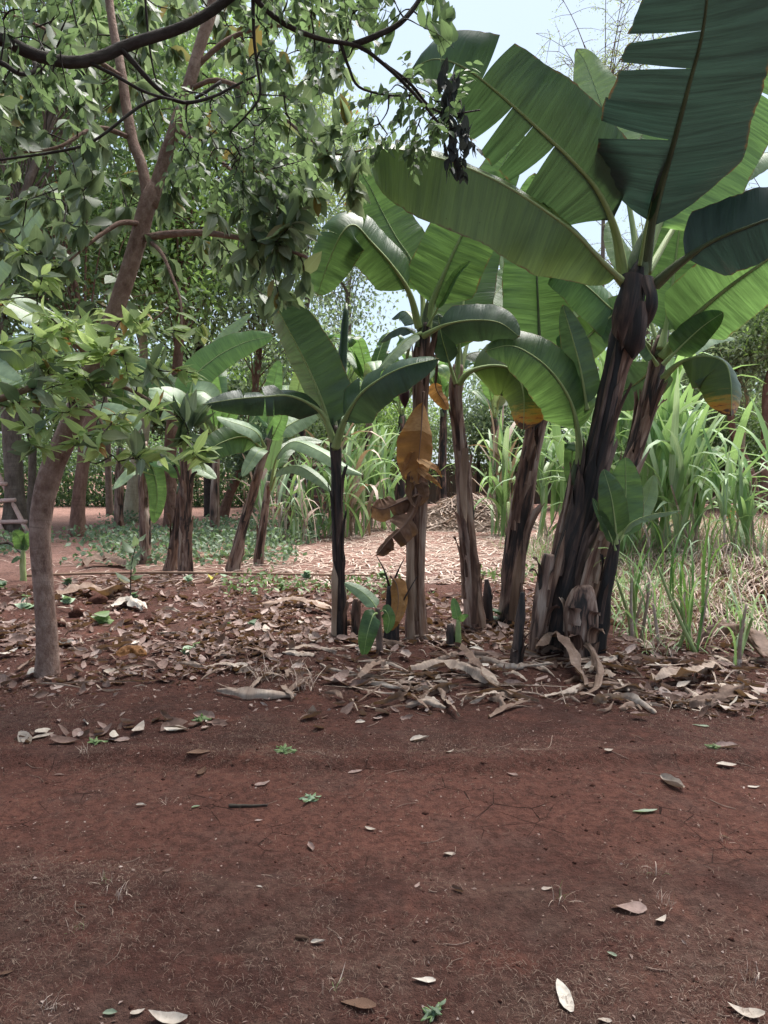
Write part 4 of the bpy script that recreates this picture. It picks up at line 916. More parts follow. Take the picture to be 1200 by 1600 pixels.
# --- the shade tree whose dark limbs reach in at the top; its trunk stands left of the view
SB = np.array((-3.7, 1.9, float(gz(-3.7, 1.9))))
ST = empty('shade_tree', SB, 'overhanging shade tree, dark curving limbs with small leaflets across the top', 'tree')
limb(ST, [SB - (0, 0, .1), SB + (.05, .1, 1.4), SB + (.15, .3, 2.7), SB + (.3, .5, 4.2), SB + (.7, .4, 6.0)], .22, .12, 'dark_bark', 'trunk', 40, 16)
dl = []
def dlimb(pts, r0, r1, **k):
    s = limb(ST, [p if isinstance(p, np.ndarray) else P(*p) for p in pts], r0, r1, 'dark_bark', **k); dl.append(s); return s
dlimb([SB + (.25, .45, 3.4), (-160, 40, 3.2), (-60, 62, 3.4), (0, 60, 3.5), (50, 84, 3.55), (110, 98, 3.6), (160, 88, 3.65), (200, 70, 3.7), (270, 48, 3.75), (330, 18, 3.8), (400, -40, 3.85), (470, -120, 3.9)], .037, .022, n=60, sides=12)
dlimb([SB + (.4, .5, 4.6), (100, -330, 3.2), (280, -150, 3.5), (390, -12, 3.75), (445, 38, 3.8), (505, 62, 3.85), (560, 72, 3.9), (605, 105, 3.95), (650, 150, 4.0), (690, 198, 4.05)], .036, .007, n=60, sides=10)
dlimb([(552, 70, 3.9), (590, 55, 3.92), (630, 32, 3.95), (665, -15, 4.0), (700, -70, 4.0)], .016, .01)
dlimb([(188, 75, 3.68), (215, 105, 3.7), (245, 137, 3.75), (285, 160, 3.8), (330, 152, 3.85), (365, 135, 3.9), (400, 118, 3.95)], .014, .005, n=30)
dlimb([(140, 98, 3.62), (180, 118, 3.65), (230, 145, 3.7), (290, 160, 3.8)], .009, .006)
dlimb([(395, -10, 3.78), (397, 60, 3.8), (402, 105, 3.82), (406, 150, 3.82), (385, 180, 3.84), (360, 205, 3.86)], .010, .004)
dlimb([(532, 68, 3.88), (545, 105, 3.92), (560, 135, 3.95), (600, 148, 4.0), (640, 150, 4.05)], .009, .004)
dlimb([(225, -30, 3.7), (232, 60, 3.72), (240, 110, 3.74), (246, 130, 3.75)], .007, .004)
dlimb([(600, 100, 3.95), (640, 130, 4.0), (670, 165, 4.05), (700, 178, 4.1), (750, 172, 4.15)], .010, .004)
dlimb([(345, 128, 5.0), (300, 155, 4.9), (265, 150, 4.8), (220, 165, 4.7), (150, 218, 4.6), (100, 235, 4.55), (0, 250, 4.5)], .012, .007, n=30)
dlimb([(-40, 95, 3.3), (0, 98, 3.32), (30, 115, 3.35), (52, 112, 3.4), (55, 98, 3.42)], .012, .009)
DP = np.vstack(dl)
cc, dd, nn, ll, mm = [], [], [], [], []; twb = Bag(); stips = []
for (x0, x1), (y0, y1), (d0, d1), n, kind in [((270, 480), (140, 275), (3.8, 4.4), 52, 0), ((575, 705), (115, 215), (3.9, 4.3), 26, 0), ((360, 560), (-30, 100), (3.7, 4.2), 34, 0), ((-10, 110), (-10, 150), (3.2, 3.8), 20, 0), ((500, 690), (-40, 70), (3.8, 4.3), 19, 2), ((682, 722), (110, 225), (4.0, 4.2), 11, 1), ((620, 720), (130, 200), (4.1, 4.4), 12, 0), ((270, 420), (240, 285), (4.0, 4.4), 10, 0)]:
    for _ in range(n): stips.append((P(R.uniform(x0, x1), R.uniform(y0, y1), R.uniform(d0, d1)), kind))
for c0, kind, path, ln_, midp in grow(stips, DP):
    if True:
        rd = norm(norm(c0 - midp) * .6 + rdir(1)[0] * .6 + np.array((0, 0, -.35 if kind != 1 else -1.6)))
        LN = R.uniform(.14, .24)
        V, Fc, PU = tube(path, np.linspace(.005, .002, 8), 4, cap=False); twb.add(V, Fc, PU)
        path, _l = spline([c0, c0 + rd * LN * .6, c0 + rd * LN + np.array((0, 0, -.03))], 6)
        V, Fc, PU = tube(path, np.linspace(.002, .0012, 6), 4, cap=False); twb.add(V, Fc, PU)
        m = int(R.integers(9, 14)) if kind == 0 else int(R.integers(6, 9)) if kind == 2 else 14
        t = np.linspace(.1, 1, m)[:, None]
        c = c0 + rd * LN * t
        sd = norm(np.cross(rd, (0, 0, 1.) + R.normal(0, .4, 3)))
        d = norm(rd * .55 + sd * np.where(np.arange(m) % 2, 1, -1)[:, None] * 1.0 + np.array((0, 0, -.35 if kind == 0 else -1.0)) + R.normal(0, .18, (m, 3)))
        cc.append(c); dd.append(d); nn.append(norm(np.array((0, 0, 1.)) + R.normal(0, .5, (m, 3))))
        ll.append(R.uniform(.042, .075, m) if kind == 0 else R.uniform(.08, .12, m) if kind == 2 else R.uniform(.05, .09, m)); mm.append(np.full(m, 1 if kind == 1 else 0))
t_ = twb.build('twigs', M['dark_bark'], ST); t_['kind'] = 'stuff'
leaves_to_tree(ST, tuple(np.concatenate(z) for z in (cc, dd, nn, ll, mm)), ['pinnate', 'wilted'], 300, 'leaflet', width=.27)
# the crown of the same tree spreads overhead, above the view, and keeps the front in shade
tops = []
for k in range(26):
    a = R.uniform(0, 6.28); r_ = math.sqrt(R.random())
    tip = np.array((-1.2 + 4.6 * r_ * math.cos(a), 1.2 + 3.2 * r_ * math.sin(a), R.uniform(5.6, 7.6)))
    limb(ST, [SB + (.35, .5, R.uniform(4.2, 5.6)), SB * .55 + tip * .45 + np.array((0, 0, 1.5)), tip], .05, .008, 'dark_bark', n=9, sides=6); tops.append(tip)
tops = np.array(tops); n = 22000
c = tops[R.integers(0, len(tops), n)] + R.normal(0, 1, (n, 3)) * (.6, .6, .3)
c = c[(c[:, 2] > 4.6 + .35 * np.maximum(0, c[:, 1] - 2)) & (c[:, 1] < 5)]
n = len(c)
V, Fc, PU = leaf_cloud(c, rdir(n), norm(np.array((0, 0, 1.)) + R.normal(0, .6, (n, 3))), R.uniform(.09, .15, n), R.uniform(.025, .04, n), .2, .25, 0)
mesh('crown', V, Fc, M['pinnate'], ST, PU)['kind'] = 'stuff'

# --- trees standing behind
def bg_tree(label, trunk, mat, crowns, leaf, n, size, name='tree', group='trees at the back of the grove', nb=14, twigs=True, width=.26, sp=.55):
    """trunk: (x, y, Y, half width px); crowns: (centre world, radii)"""
    pts = px([t[:3] for t in trunk]); pts[0][2] = float(gz(pts[0][0], pts[0][1]))
    o = empty(name, pts[0], label, 'tree' if 'tree' in name else 'bush', group)
    ctrl = [np.append(p_ - (0, 0, .1) if k == 0 else p_, t[3] * t[2] / FPX * (1.25 if k == 0 else 1)) for k, (p_, t) in enumerate(zip(pts, trunk))]
    top = ctrl[-1].copy()
    c0 = np.mean([c for c, r in crowns], 0)
    top[:3] = top[:3] * .25 + c0 * .75; top[3] *= .45
    ctrl.append(top)
    s, _ = spline(ctrl, 34); V, Fc, PU = tube(s[:, :3], s[:, 3], 12, .1, int(trunk[0][0]))
    mesh('trunk', V, Fc, M[mat], o, PU, org=pts[0])
    tips = []; bb = Bag()
    for c, r in crowns:
        for k in range(nb):
            u = rdir(1)[0] * (R.random() ** .4); tip = np.asarray(c) + u * r
            st = s[int(R.uniform(.55, .98) * 33), :3]
            pth, ln = spline([st, st * .45 + tip * .55 + np.array((0, 0, .12 * np.linalg.norm(tip - st))), tip], 8)
            V, Fc, PU = tube(pth, np.linspace(max(.012, top[3] * .5), .006, 8), 5, cap=False); bb.add(V, Fc, PU)
            tips.append((tip, np.mean(r)))
    bb.build('branches', M[mat], o)['kind'] = 'stuff'
    tp = np.array([t for t, _ in tips]); rr = np.array([r for _, r in tips])
    k = R.integers(0, len(tp), n)
    cen = tp[k] + R.normal(0, 1, (n, 3)) * (rr[k] * sp * .55)[:, None] * (1, 1, .75)
    cen = cen[cen[:, 2] > .5]; n = len(cen)
    V, Fc, PU = leaf_cloud(cen, norm(rdir(n) + (0, 0, -.45)), norm(np.array((0, -.2, .8)) + R.normal(0, .6, (n, 3))), size * R.uniform(.7, 1.3, n), size * width * R.uniform(.8, 1.2, n), .25, .25, 0)
    f = mesh('crown', V, Fc, M[leaf], o, PU); f['kind'] = 'stuff'
    return o
def at(x, Y, z): return np.array(((x - 600) * Y / FPX, Y, z))
bg_tree('reddish rough trunk standing left behind the forked tree', [(120, 838, 16.8, 11), (124, 770, 16.8, 10), (133, 700, 16.8, 10), (140, 620, 16.8, 8)], 'red_bark', [(at(150, 17, 6.8), (2.4, 2.2, 2.2)), (at(60, 17, 9.5), (2.6, 2.2, 2.2))], 'bg1', 7000, .17)
bg_tree('pale cream trunk leaning right among the back trees', [(203, 815, 21, 12), (208, 770, 21, 11), (216, 710, 21, 10), (226, 640, 21, 8)], 'pale_bark', [(at(250, 21, 8.5), (2.8, 2.4, 2.6)), (at(200, 21, 12.5), (3.2, 2.4, 2.6))], 'bg2', 9000, .19)
bg_tree('thick dark trunk at the left edge behind the ladder', [(22, 828, 18, 17), (22, 760, 18, 14), (18, 680, 18, 13), (10, 600, 18, 11)], 'grey_bark', [(at(0, 18, 7.5), (2.8, 2.2, 2.6)), (at(-20, 18, 11.2), (3.0, 2.2, 2.2))], 'bg1', 7500, .17)
bg_tree('slender grey trunk next to the thick dark trunk', [(48, 822, 19.5, 7), (50, 760, 19.5, 6), (52, 680, 19.5, 6), (60, 600, 19.5, 5)], 'grey_bark', [(at(80, 19.5, 9.0), (2.4, 2.2, 2.4))], 'bg3', 6000, .16)
bg_tree('thin straight trunk left of the pale cream trunk', [(172, 803, 25, 5), (170, 760, 25, 5), (168, 700, 25, 5), (166, 640, 25, 4)], 'grey_bark', [(at(140, 25, 9.5), (3.2, 2.4, 3.0))], 'bg3', 7000, .2)
bg_tree('reddish brown flaring trunk between the ragged and shaggy banana stems', [(275, 822, 19.8, 17), (268, 780, 19.8, 12), (264, 730, 19.8, 11), (270, 650, 19.8, 9)], 'red_bark', [(at(300, 20, 8.0), (2.8, 2.2, 2.4)), (at(330, 20, 12.0), (2.8, 2.2, 2.6))], 'bg2', 10000, .18)
bg_tree('reddish trunk leaning right behind the slim leaning banana stems', [(345, 812, 22.4, 8), (358, 775, 22.4, 7), (375, 735, 22.4, 7), (388, 690, 22.4, 6)], 'red_bark', [(at(420, 22, 6.5), (2.2, 2.0, 1.9)), (at(440, 23, 10), (2.6, 2, 2.2))], 'bg3', 9000, .17)
bg_tree('tall airy tree with thin straight trunk seen against the sky', [(541, 800, 27, 3.5), (540, 700, 27, 3.5), (541, 560, 27, 3.5), (542, 460, 27, 3)], 'grey_bark', [(at(500, 27, 7.5), (2.6, 2.2, 2.2)), (at(545, 27, 9.6), (1.6, 1.6, 1.2))], 'bg3', 5200, .17)
bg_tree('light leaved tree with orange shoots behind the hanging leaves', [(470, 800, 26, 5), (472, 700, 26, 5), (476, 560, 26, 4), (480, 450, 26, 3)], 'grey_bark', [(at(450, 26, 13.2), (2.0, 2.2, 2.2)), (at(490, 26, 10.6), (1.8, 1.6, 1.5))], 'bg4', 6000, .18)
bg_tree('dense dark tree behind the ladder reaching over the top left corner', [(-40, 832, 15, 15), (-38, 700, 15, 13), (-30, 560, 15, 11), (0, 420, 15, 8)], 'grey_bark', [(at(40, 14.5, 10.4), (2.6, 2.0, 2.0)), (at(160, 15, 11.0), (2.4, 2.0, 1.8)), (at(260, 15.5, 10.4), (2.2, 2, 2.0))], 'bg1', 7500, .16)
mango = bg_tree('dark mango-like tree with drooping leaf bunches behind the fork', [(330, 808, 24, 9), (326, 740, 24, 8), (318, 640, 24, 8), (310, 540, 24, 6)], 'dark_bark', [(at(190, 23, 7.2), (2.4, 2.0, 2.0)), (at(350, 24, 9.2), (2.8, 2.2, 2.4))], 'bg1', 7500, .2)
M['flush'] = foliage('young_red_leaf', (.32, .13, .09), (.5, .26, .19), (.5, .25, .15), .3)
for bx_, by_ in ((140, 448), (166, 442)):
    c0 = P(bx_, by_ - 10, 21.2); m = 60; az = R.uniform(0, 6.28, m)
    d = norm(np.stack([np.cos(az) * .35, np.sin(az) * .35, -np.ones(m)], 1))
    V, Fc, PU = leaf_cloud(c0 + R.normal(0, .06, (m, 3)), d, norm(np.stack([np.cos(az), np.sin(az), .2 * np.ones(m)], 1)), R.uniform(.3, .5, m), .05, .1, .2, 0)
    tag(mesh('young_leaf_bunch', V, Fc, M['flush'], mango, PU), 'drooping bunch of reddish young leaves')
# right-hand side
bg_tree('crooked brown trunk with grey leaves near the right edge', [(1180, 800, 26, 8), (1172, 740, 26, 7), (1150, 690, 26, 6), (1142, 640, 26, 5)], 'red_bark', [(at(1120, 26, 5.6), (2.4, 2.0, 1.7)), (at(1190, 26, 6.8), (2.0, 1.8, 1.6))], 'bg3', 8000, .17)
bg_tree('straight reddish trunk at the very right edge', [(1197, 800, 25, 8), (1196, 740, 25, 7), (1198, 660, 25, 7), (1202, 590, 25, 6)], 'red_bark', [(at(1240, 25, 6.8), (2.4, 2.0, 2.0))], 'bg2', 5000, .17)
bg_tree('thin pinkish pole-like trunk left of the crooked trunk', [(1158, 795, 27, 3.2), (1160, 730, 27, 3), (1162, 670, 27, 3), (1165, 610, 27, 2.5)], 'pale_bark', [(at(1090, 27, 6.4), (2.0, 1.8, 1.4))], 'bg3', 4500, .16)
for lab, x, zc, rad, n, lf in [('grey green bush filling the gap right of the fourth stem', 745, 3.3, (1.9, 1.4, 1.9), 6500, 'bg3'), ('dark bush behind the gap between the brown stem and the tallest stem', 810, 3.0, (1.8, 1.2, 2.0), 7000, 'bg1'), ('grey leaved bush right of the second leaning stem', 1062, 4.0, (2.3, 1.6, 2.6), 10000, 'bg3'), ('dark bush low behind the crooked trunk', 1130, 2.2, (2.2, 1.4, 1.6), 6500, 'bg1'), ('pale bush at the right edge behind the trunks', 1210, 2.8, (1.7, 1.4, 1.9), 5000, 'bg2'), ('dark bush behind the tallest stem', 940, 3.4, (2.4, 1.4, 2.4), 9000, 'bg1'), ('leafy bush behind the far banana plants left of the dead leaf', 600, 2.8, (2.2, 1.4, 1.7), 6000, 'bg2'), ('grey bush between the leaning trunk and the cane clump', 460, 3.2, (2.1, 1.4, 2.0), 6500, 'bg3')]:
    Y = 29.0
    bg_tree(lab, [(x, G(0, 800)[1] * 0 + HORIZON + CAM_H * FPX / Y, Y, 4), (x + 2, 770, Y, 4), (x + 3, 740, Y, 3)], 'dark_bark', [(at(x, Y, zc), rad)], lf, n, .17, 'bush', 'bushes along the back fence', 12, sp=.75)
cas = bg_tree('light leaved cassava-like shrub beside the leaning reddish trunk', [(395, 812, 22, 3), (394, 780, 22, 2.5), (395, 755, 22, 2)], 'grey_bark', [(at(396, 22, 1.7), (.9, .7, .9))], 'cover', 2200, .2, 'bush', 'bushes along the back fence', 10, sp=.8)

for lab, x, Y, zc, rad, n, lf in [('far dark tree closing the left edge behind the ladder', 20, 40, 5.0, (4.2, 2.5, 3.6), 6000, 'bg1'), ('far tree behind the reddish rough trunk', 130, 42, 6.0, (4.4, 2.5, 4.6), 6500, 'bg3'), ('far tree behind the pale cream trunk', 240, 41, 5.4, (4.2, 2.5, 4.2), 6500, 'bg1'), ('far tree behind the shaggy banana stem', 340, 43, 6.2, (4.4, 2.5, 5.0), 6500, 'bg3'), ('far tree over the iron shed', 440, 42, 5.4, (4.0, 2.5, 4.0), 6000, 'bg2'),
                                  ('far tree low behind the dead leaf plant', 560, 44, 4.4, (3.8, 2.5, 3.2), 5000, 'bg3'), ('far tree behind the grey leaved bush at right', 1075, 42, 5.6, (4.2, 2.5, 4.0), 6500, 'bg3'), ('far tree in the right corner behind the crooked trunk', 1190, 42, 6.6, (4.2, 2.5, 4.6), 6500, 'bg1')]:
    bg_tree(lab, [(x, HORIZON + CAM_H * FPX / Y, Y, 6), (x + 2, 755, Y, 5), (x + 3, 730, Y, 5)], 'grey_bark', [(at(x, Y, zc), rad)], lf, n, .34, 'tree', 'far trees behind the fence', 16, sp=.6)

# --- feathery acacias far off, mostly bare twigs
def acacia(label, x, Y, zc, rad, seed):
    rg = np.random.default_rng(seed); g = at(x, Y, 0)
    o = empty('acacia_tree', g, label, 'tree', 'acacias against the sky')
    top = at(x, Y, zc - rad[2] * .8)
    s, _ = spline([g, (g + top) / 2 + rg.normal(0, .25, 3) * (1, 1, 0), top], 20); V, Fc, PU = tube(s, np.linspace(.16, .05, 20), 8, .1); mesh('trunk', V, Fc, M['grey_bark'], o, PU, org=g)
    bb = Bag(); lc = []
    for k in range(17):
        u = rg.normal(size=3); u /= np.linalg.norm(u); u[2] = u[2] * .7 + .1
        tip = at(x, Y, zc) + u * rad
        p, _ = spline([top - (0, 0, rg.uniform(0, 4.0)), (top + tip) / 2 + (0, 0, rg.uniform(-.3, .5)), tip], 10)
        V, Fc, PU = tube(p, np.linspace(.035, .010, 10), 4, cap=False); bb.add(V, Fc, PU)
        for w in range(16):
            a = p[rg.integers(3, 10)]; dv = rg.normal(size=3) * (1, 1, .55); dv = dv / np.linalg.norm(dv) * rg.uniform(.5, 1.2)
            q, _ = spline([a, a + dv * .5 + (0, 0, .06), a + dv], 5); V, Fc, PU = tube(q, np.linspace(.014, .007, 5), 3, cap=False); bb.add(V, Fc, PU)
            lc.append(a + dv * rg.uniform(.3, 1, (14, 1)) + rg.normal(0, .1, (14, 3)))
    bb.build('branches', M['grey_bark'], o)['kind'] = 'stuff'
    lc = np.vstack(lc); n = len(lc)
    V, Fc, PU = leaf_cloud(lc, rdir(n), rdir(n), .11, .02, .1, .1, 0)
    mesh('crown', V, Fc, M['bg4'], o, PU)['kind'] = 'stuff'
acacia('feathery bare acacia crown against the sky left of the pale upright leaf', 935, 34, 21.0, (3.6, 2.5, 2.6), 1)
acacia('feathery acacia behind the shoots over the dead leaf plant', 545, 36, 17.5, (4.0, 2.5, 2.2), 2)
acacia('wispy acacia low in the sky gap among the banana leaves', 790, 38, 12.6, (4.2, 2.5, 2.4), 3)
acacia('wispy acacia behind the crown of the tallest banana plant', 1010, 36, 13.0, (4.2, 2.5, 3.0), 4)
acacia('acacia at the right edge behind the grey leaf', 1215, 36, 15.0, (3.8, 2.5, 2.6), 5)

# --- hedge closing the left background
hg = empty('hedge', at(140, 31, 0), 'dark dense hedge behind the back trees at left', 'hedge')
n = 26000
c = np.stack([R.uniform(-19, -4.6, n), 31 + R.normal(0, .5, n), R.random(n) ** 1.15 * 2.7 + .05 + .25 * R.normal(size=n)], 1); c[:, 2] = np.abs(c[:, 2])
V, Fc, PU = leaf_cloud(c, rdir(n), norm(np.array((0, -.4, .7)) + R.normal(0, .6, (n, 3))), R.uniform(.1, .2, n), R.uniform(.03, .06, n), .2, .2, 0)
mesh('foliage', V, Fc, M['bg1'], hg, PU)['kind'] = 'stuff'
for k in range(24):
    x = -18.6 + k * .6 + R.normal(0, .08)
    V, Fc, PU = tube(spline([(x, 31, -.1), (x + R.normal(0, .1), 31, 1.1), (x + R.normal(0, .2), 31, 2.2)], 8)[0], np.linspace(.04, .02, 8), 6); mesh('stem', V, Fc, M['dark_bark'], hg, PU)
# ------------------------------------------------------------------ fence, shed, ladder
def corrugated(w, h, waves, mat, amp=.018, name='sheet'):
    n = waves * 8 + 1
    x = np.linspace(0, w, n); y = amp * np.cos(np.linspace(0, waves * 2 * np.pi, n))
    zz = np.array([0, h * .5, h])
    V = np.stack([np.tile(x, (3, 1)), np.tile(y, (3, 1)), np.repeat(zz[:, None], n, 1)], -1).reshape(-1, 3)
    a = (np.arange(2)[:, None] * n + np.arange(n - 1)[None]).ravel()
    return mesh_data(name, V, np.stack([a, a + 1, a + n + 1, a + n], -1), M[mat])
fe = empty('iron_fence', (-4, 32, 0), 'dark corrugated iron fence along the back', 'fence')
sh = [corrugated(.86, 1.75, 11, 'iron_dark'), corrugated(.86, 1.8, 11, 'iron_rust')]
for k in range(34):
    x = -4.6 + k * .8
    put('sheet', sh[0 if k % 5 else 1], fe, (x, 32 + (k % 2) * .02, .02 + .03 * R.random()))
for k in range(15):
    V, Fc, PU = tube(spline([(-4.4 + k * 1.9, 32.09, -.1), (-4.4 + k * 1.9, 32.09, 1.0), (-4.4 + k * 1.9 + .02, 32.09, 2.0)], 6)[0], .04, 6); mesh('post', V, Fc, M['stick'], fe, PU)
sd = empty('iron_shed', (-3.8, 27.5, 0), 'low shed of corrugated sheets, one blue, seen past the slim stems', 'shed')
put('wall_sheet', corrugated(1.15, 1.05, 14, 'iron_blue'), sd, (-3.95, 27.5, .55))['label'] = 'pale blue corrugated sheet'
put('wall_sheet', corrugated(1.15, .52, 14, 'iron_rust'), sd, (-3.95, 27.48, .02))
for k in range(3): put('wall_sheet', corrugated(.86, 1.6, 11, 'iron_rust'), sd, (-2.8 + k * .8, 27.5 + .02 * (k % 2), .02))
rm = corrugated(3.9, 1.5, 46, 'pole')
rf = put('roof', rm, sd, (-4.05, 27.3, 1.66), Euler((math.radians(-76), 0, 0)).to_quaternion())
for x in (-3.98, -2.8, -.35):
    V, Fc, PU = tube(np.array([(x, 27.42, -.1), (x, 27.42, .8), (x, 27.42, 1.7)]), .05, 8); mesh('post', V, Fc, M['stick'], sd, PU)
bn = empty('wooden_rail', at(505, 24.5, 0), 'low brown wooden rail in front of the shed', 'rail')
for z in (.42, .62):
    a_, b_ = at(470, 24.5, z), at(548, 24.6, z + .02); V, Fc, PU = tube(spline([a_, b_], 5)[0], .035, 8); mesh('rail', V, Fc, M['red_bark'], bn, PU)
for x in (474, 503, 542):
    a_ = at(x, 24.5, -.1); V, Fc, PU = tube(np.array([a_, a_ + (0, 0, .4), a_ + (.02, 0, .82)]), .04, 8); mesh('post', V, Fc, M['stick'], bn, PU)
# ladder of poles at the left edge
ldr = empty('pole_ladder', P(42, 832, 17.6) * (1, 1, 0), 'pinkish pole ladder leaning at the left edge', 'ladder')
for dx in (0, -38):
    V, Fc, PU = tube(spline([P(43 + dx, 832, 17.6), P(22 + dx, 790, 17.8), P(-2 + dx, 742, 18.1), P(-20 + dx, 700, 18.3)], 12)[0], .055, 8, .1); mesh('rail', V, Fc, M['pole'], ldr, PU)
for y, x1 in ((757, 10), (785, 24), (816, 42), (728, -2)):
    V, Fc, PU = tube(spline([P(x1 - 58, y, 17.72), P(x1, y - 1 if y != 785 else y - 4, 17.62)], 6)[0], .05, 8, .1); mesh('rung', V, Fc, M['pole'], ldr, PU)
ob = empty('orange_tub', at(1141, 21.5, float(gz(at(1141, 21.5, 0)[0], 21.5)) + .0), 'small orange plastic tub on the red soil at right', 'tub')
c_ = W[ob.name]; prof = [(.10, 0), (.13, .16), (.16, .30), (.17, .32), (.15, .31), (.11, .04), (.0, .03)]
th = np.linspace(0, 2 * np.pi, 16, endpoint=False)
V = np.array([[(r * math.cos(t), r * math.sin(t), z) for t in th] for r, z in prof]).reshape(-1, 3) + np.array(c_)
a = (np.arange(len(prof) - 1)[:, None] * 16 + np.arange(16)[None]); b2 = (np.arange(len(prof) - 1)[:, None] * 16 + (np.arange(16)[None] + 1) % 16)
mesh('bowl', V, np.stack([a.ravel(), b2.ravel(), b2.ravel() + 16, a.ravel() + 16], -1), M['orange'], ob)

# ------------------------------------------------------------------ cane and tall grass
def blade_proto(bend, mat, w=.03, k=0):
    n = 9; t = np.linspace(0, 1, n)
    ang = bend * t ** 1.6
    ds = 1 / (n - 1)
    x = np.concatenate([[0], np.cumsum(np.sin(ang[1:]) * ds)]); z = np.concatenate([[0], np.cumsum(np.cos(ang[1:]) * ds)])
    wd = w * np.interp(t, [0, .12, .4, .75, 1], [.45, .9, 1, .7, .03])
    nx_, nz_ = np.cos(ang), -np.sin(ang)
    V = []
    for i in range(n):
        for s in (-1, 0, 1):
            V.append((x[i] + abs(s) * nx_[i] * -wd[i] * .35 + .006 * math.sin(9 * t[i] + k), s * wd[i], z[i] + abs(s) * nz_[i] * -wd[i] * .35))
    q = [(i * 3 + j, i * 3 + j + 1, i * 3 + j + 4, i * 3 + j + 3) for i in range(n - 1) for j in range(2)]
    PU = [(t[i], s, k * .13) for i in range(n) for s in (-1, 0, 1)]
    return mesh_data('blade', V, np.array(q), M[mat], np.array(PU))
PROT = {m: [blade_proto(b, m, R.uniform(.024, .038), k) for k, b in enumerate((.35, .7, 1.1, 1.6, 2.1, 2.6))] for m in ('cane', 'cane_dark', 'cane_pale', 'straw')}
PROT_S = {m: [blade_proto(b, m, R.uniform(.010, .016), k) for k, b in enumerate((.3, .8, 1.4, 2.0, 2.6))] for m in ('cane', 'cane_dark', 'cane_pale', 'straw', 'weed')}

def clump(label, x, yb, ytop, n, spread, mats, stalks=6, group='cane clumps', name='cane_clump', cat='cane', protos=None, lean=.22, blade=(.45, .8), zoff=0.0):
    g = Gz(x, yb); H = (yb - ytop) * g[1] / FPX
    o = empty(name, g, label, cat, group)
    tops = []
    for k in range(stalks):
        a = R.uniform(0, 6.28); rr = spread * R.random() ** .5
        b0 = g + np.array((math.cos(a) * rr, math.sin(a) * rr, 0)); b0[2] = float(gz(b0[0], b0[1]))
        t0 = b0 + np.array((R.normal(0, lean * .6) * H, R.normal(0, lean * .5) * H, H * R.uniform(.35, .62)))
        s, _ = spline([b0 - (0, 0, .04), b0 * .5 + t0 * .5 + R.normal(0, .03, 3), t0], 10)
        V, Fc, PU = tube(s, np.linspace(.018, .011, 10), 7, .1); mesh('stalk', V, Fc, M['straw' if k % 3 else 'midrib'], o, PU, org=b0); tops.append(s)
    for k in range(n):
        m = mats[int(R.integers(0, len(mats)))]
        if tops and R.random() < .8:
            s = tops[int(R.integers(0, len(tops)))]; p = s[int(R.uniform(3, 9.99))]
        else:
            a = R.uniform(0, 6.28); rr = spread * R.random() ** .5; p = g + np.array((math.cos(a) * rr, math.sin(a) * rr, 0)); p[2] = float(gz(p[0], p[1])) - .01
        ln = H * R.uniform(*blade)
        qz = Euler((R.normal(0, .1), R.normal(.12, lean), 0)).to_quaternion()
        rot = Quaternion((0, 0, 1), R.uniform(0, 6.28)) @ qz
        pl = (protos or PROT)[m]
        put('blade', pl[int(R.integers(0, len(pl)))], o, p, rot, ln)
    return o
clump('tall cane clump left of the dead leaf plant, pale blades', 545, 838, 645, 60, .55, ['cane', 'cane', 'cane_pale', 'straw'], 12)
clump('cane clump close behind the dead leaf, bright blades', 590, 828, 650, 42, .5, ['cane', 'cane_pale', 'cane'], 8)
clump('narrow upright cane clump in the gap between two brown stems', 786, 836, 652, 48, .28, ['cane', 'cane', 'cane_pale', 'straw'], 9, lean=.12)
clump('cane clump left of the tallest stem', 876, 842, 610, 54, .5, ['cane', 'cane_pale', 'cane'], 10)
clump('tall pale cane clump between the two leaning stems', 958, 868, 560, 90, .45, ['cane', 'cane_pale', 'cane'], 12)
clump('tall bright cane clump right of the second leaning stem', 1008, 880, 585, 105, .5, ['cane', 'cane_pale', 'cane'], 14)
clump('broad cane clump right of the bright one with drooping blades', 1060, 892, 655, 70, .45, ['cane', 'cane', 'cane_pale'], 9)
clump('cane clump at the right edge', 1185, 895, 690, 44, .4, ['cane', 'cane_pale'], 6)
clump('sparse cane clump standing between the broad clump and the right edge clump', 1125, 880, 735, 26, .35, ['cane', 'cane_pale'], 4)
clump('sparse pale cane stalks left of the slim black stem', 462, 848, 735, 30, .45, ['cane_pale', 'straw', 'cane'], 7)
clump('thin cane shoots behind the round-leaved sucker', 1000, 1000, 805, 18, .10, ['cane', 'cane_dark', 'cane'], 5, lean=.12, protos=PROT_S)
clump('single dark cane tuft in front of the dry bank', 1085, 1018, 770, 22, .07, ['cane_dark', 'cane', 'cane_dark'], 4, lean=.16, protos=PROT_S)
clump('leaning cane shoot left of the single dark tuft', 1045, 1010, 870, 12, .08, ['cane', 'cane_dark', 'straw'], 2, lean=.2, protos=PROT_S)
clump('thin cane shoot near the right edge above the dry strips', 1150, 1040, 860, 9, .06, ['cane', 'cane_pale'], 2, lean=.2, protos=PROT_S)
clump('pale cane clump among the leaning slim banana stems', 436, 842, 705, 30, .4, ['cane_pale', 'cane', 'straw'], 6)
clump('cane clump just left of the slim black stem', 500, 842, 690, 34, .4, ['cane', 'cane_pale'], 6)
for x, y, t in ((1030, 1020, 965), (1120, 960, 880), (1170, 980, 920), (985, 960, 890), (1065, 950, 860), (1150, 905, 850)):
    clump('low straw-coloured grass tuft in the dry growth at right', x, y, t, 30, .14, ['straw', 'cane', 'straw', 'cane_pale'], 0, 'straw tufts at right', 'grass_tuft', 'grass', PROT_S, .4, (.5, 1.1))

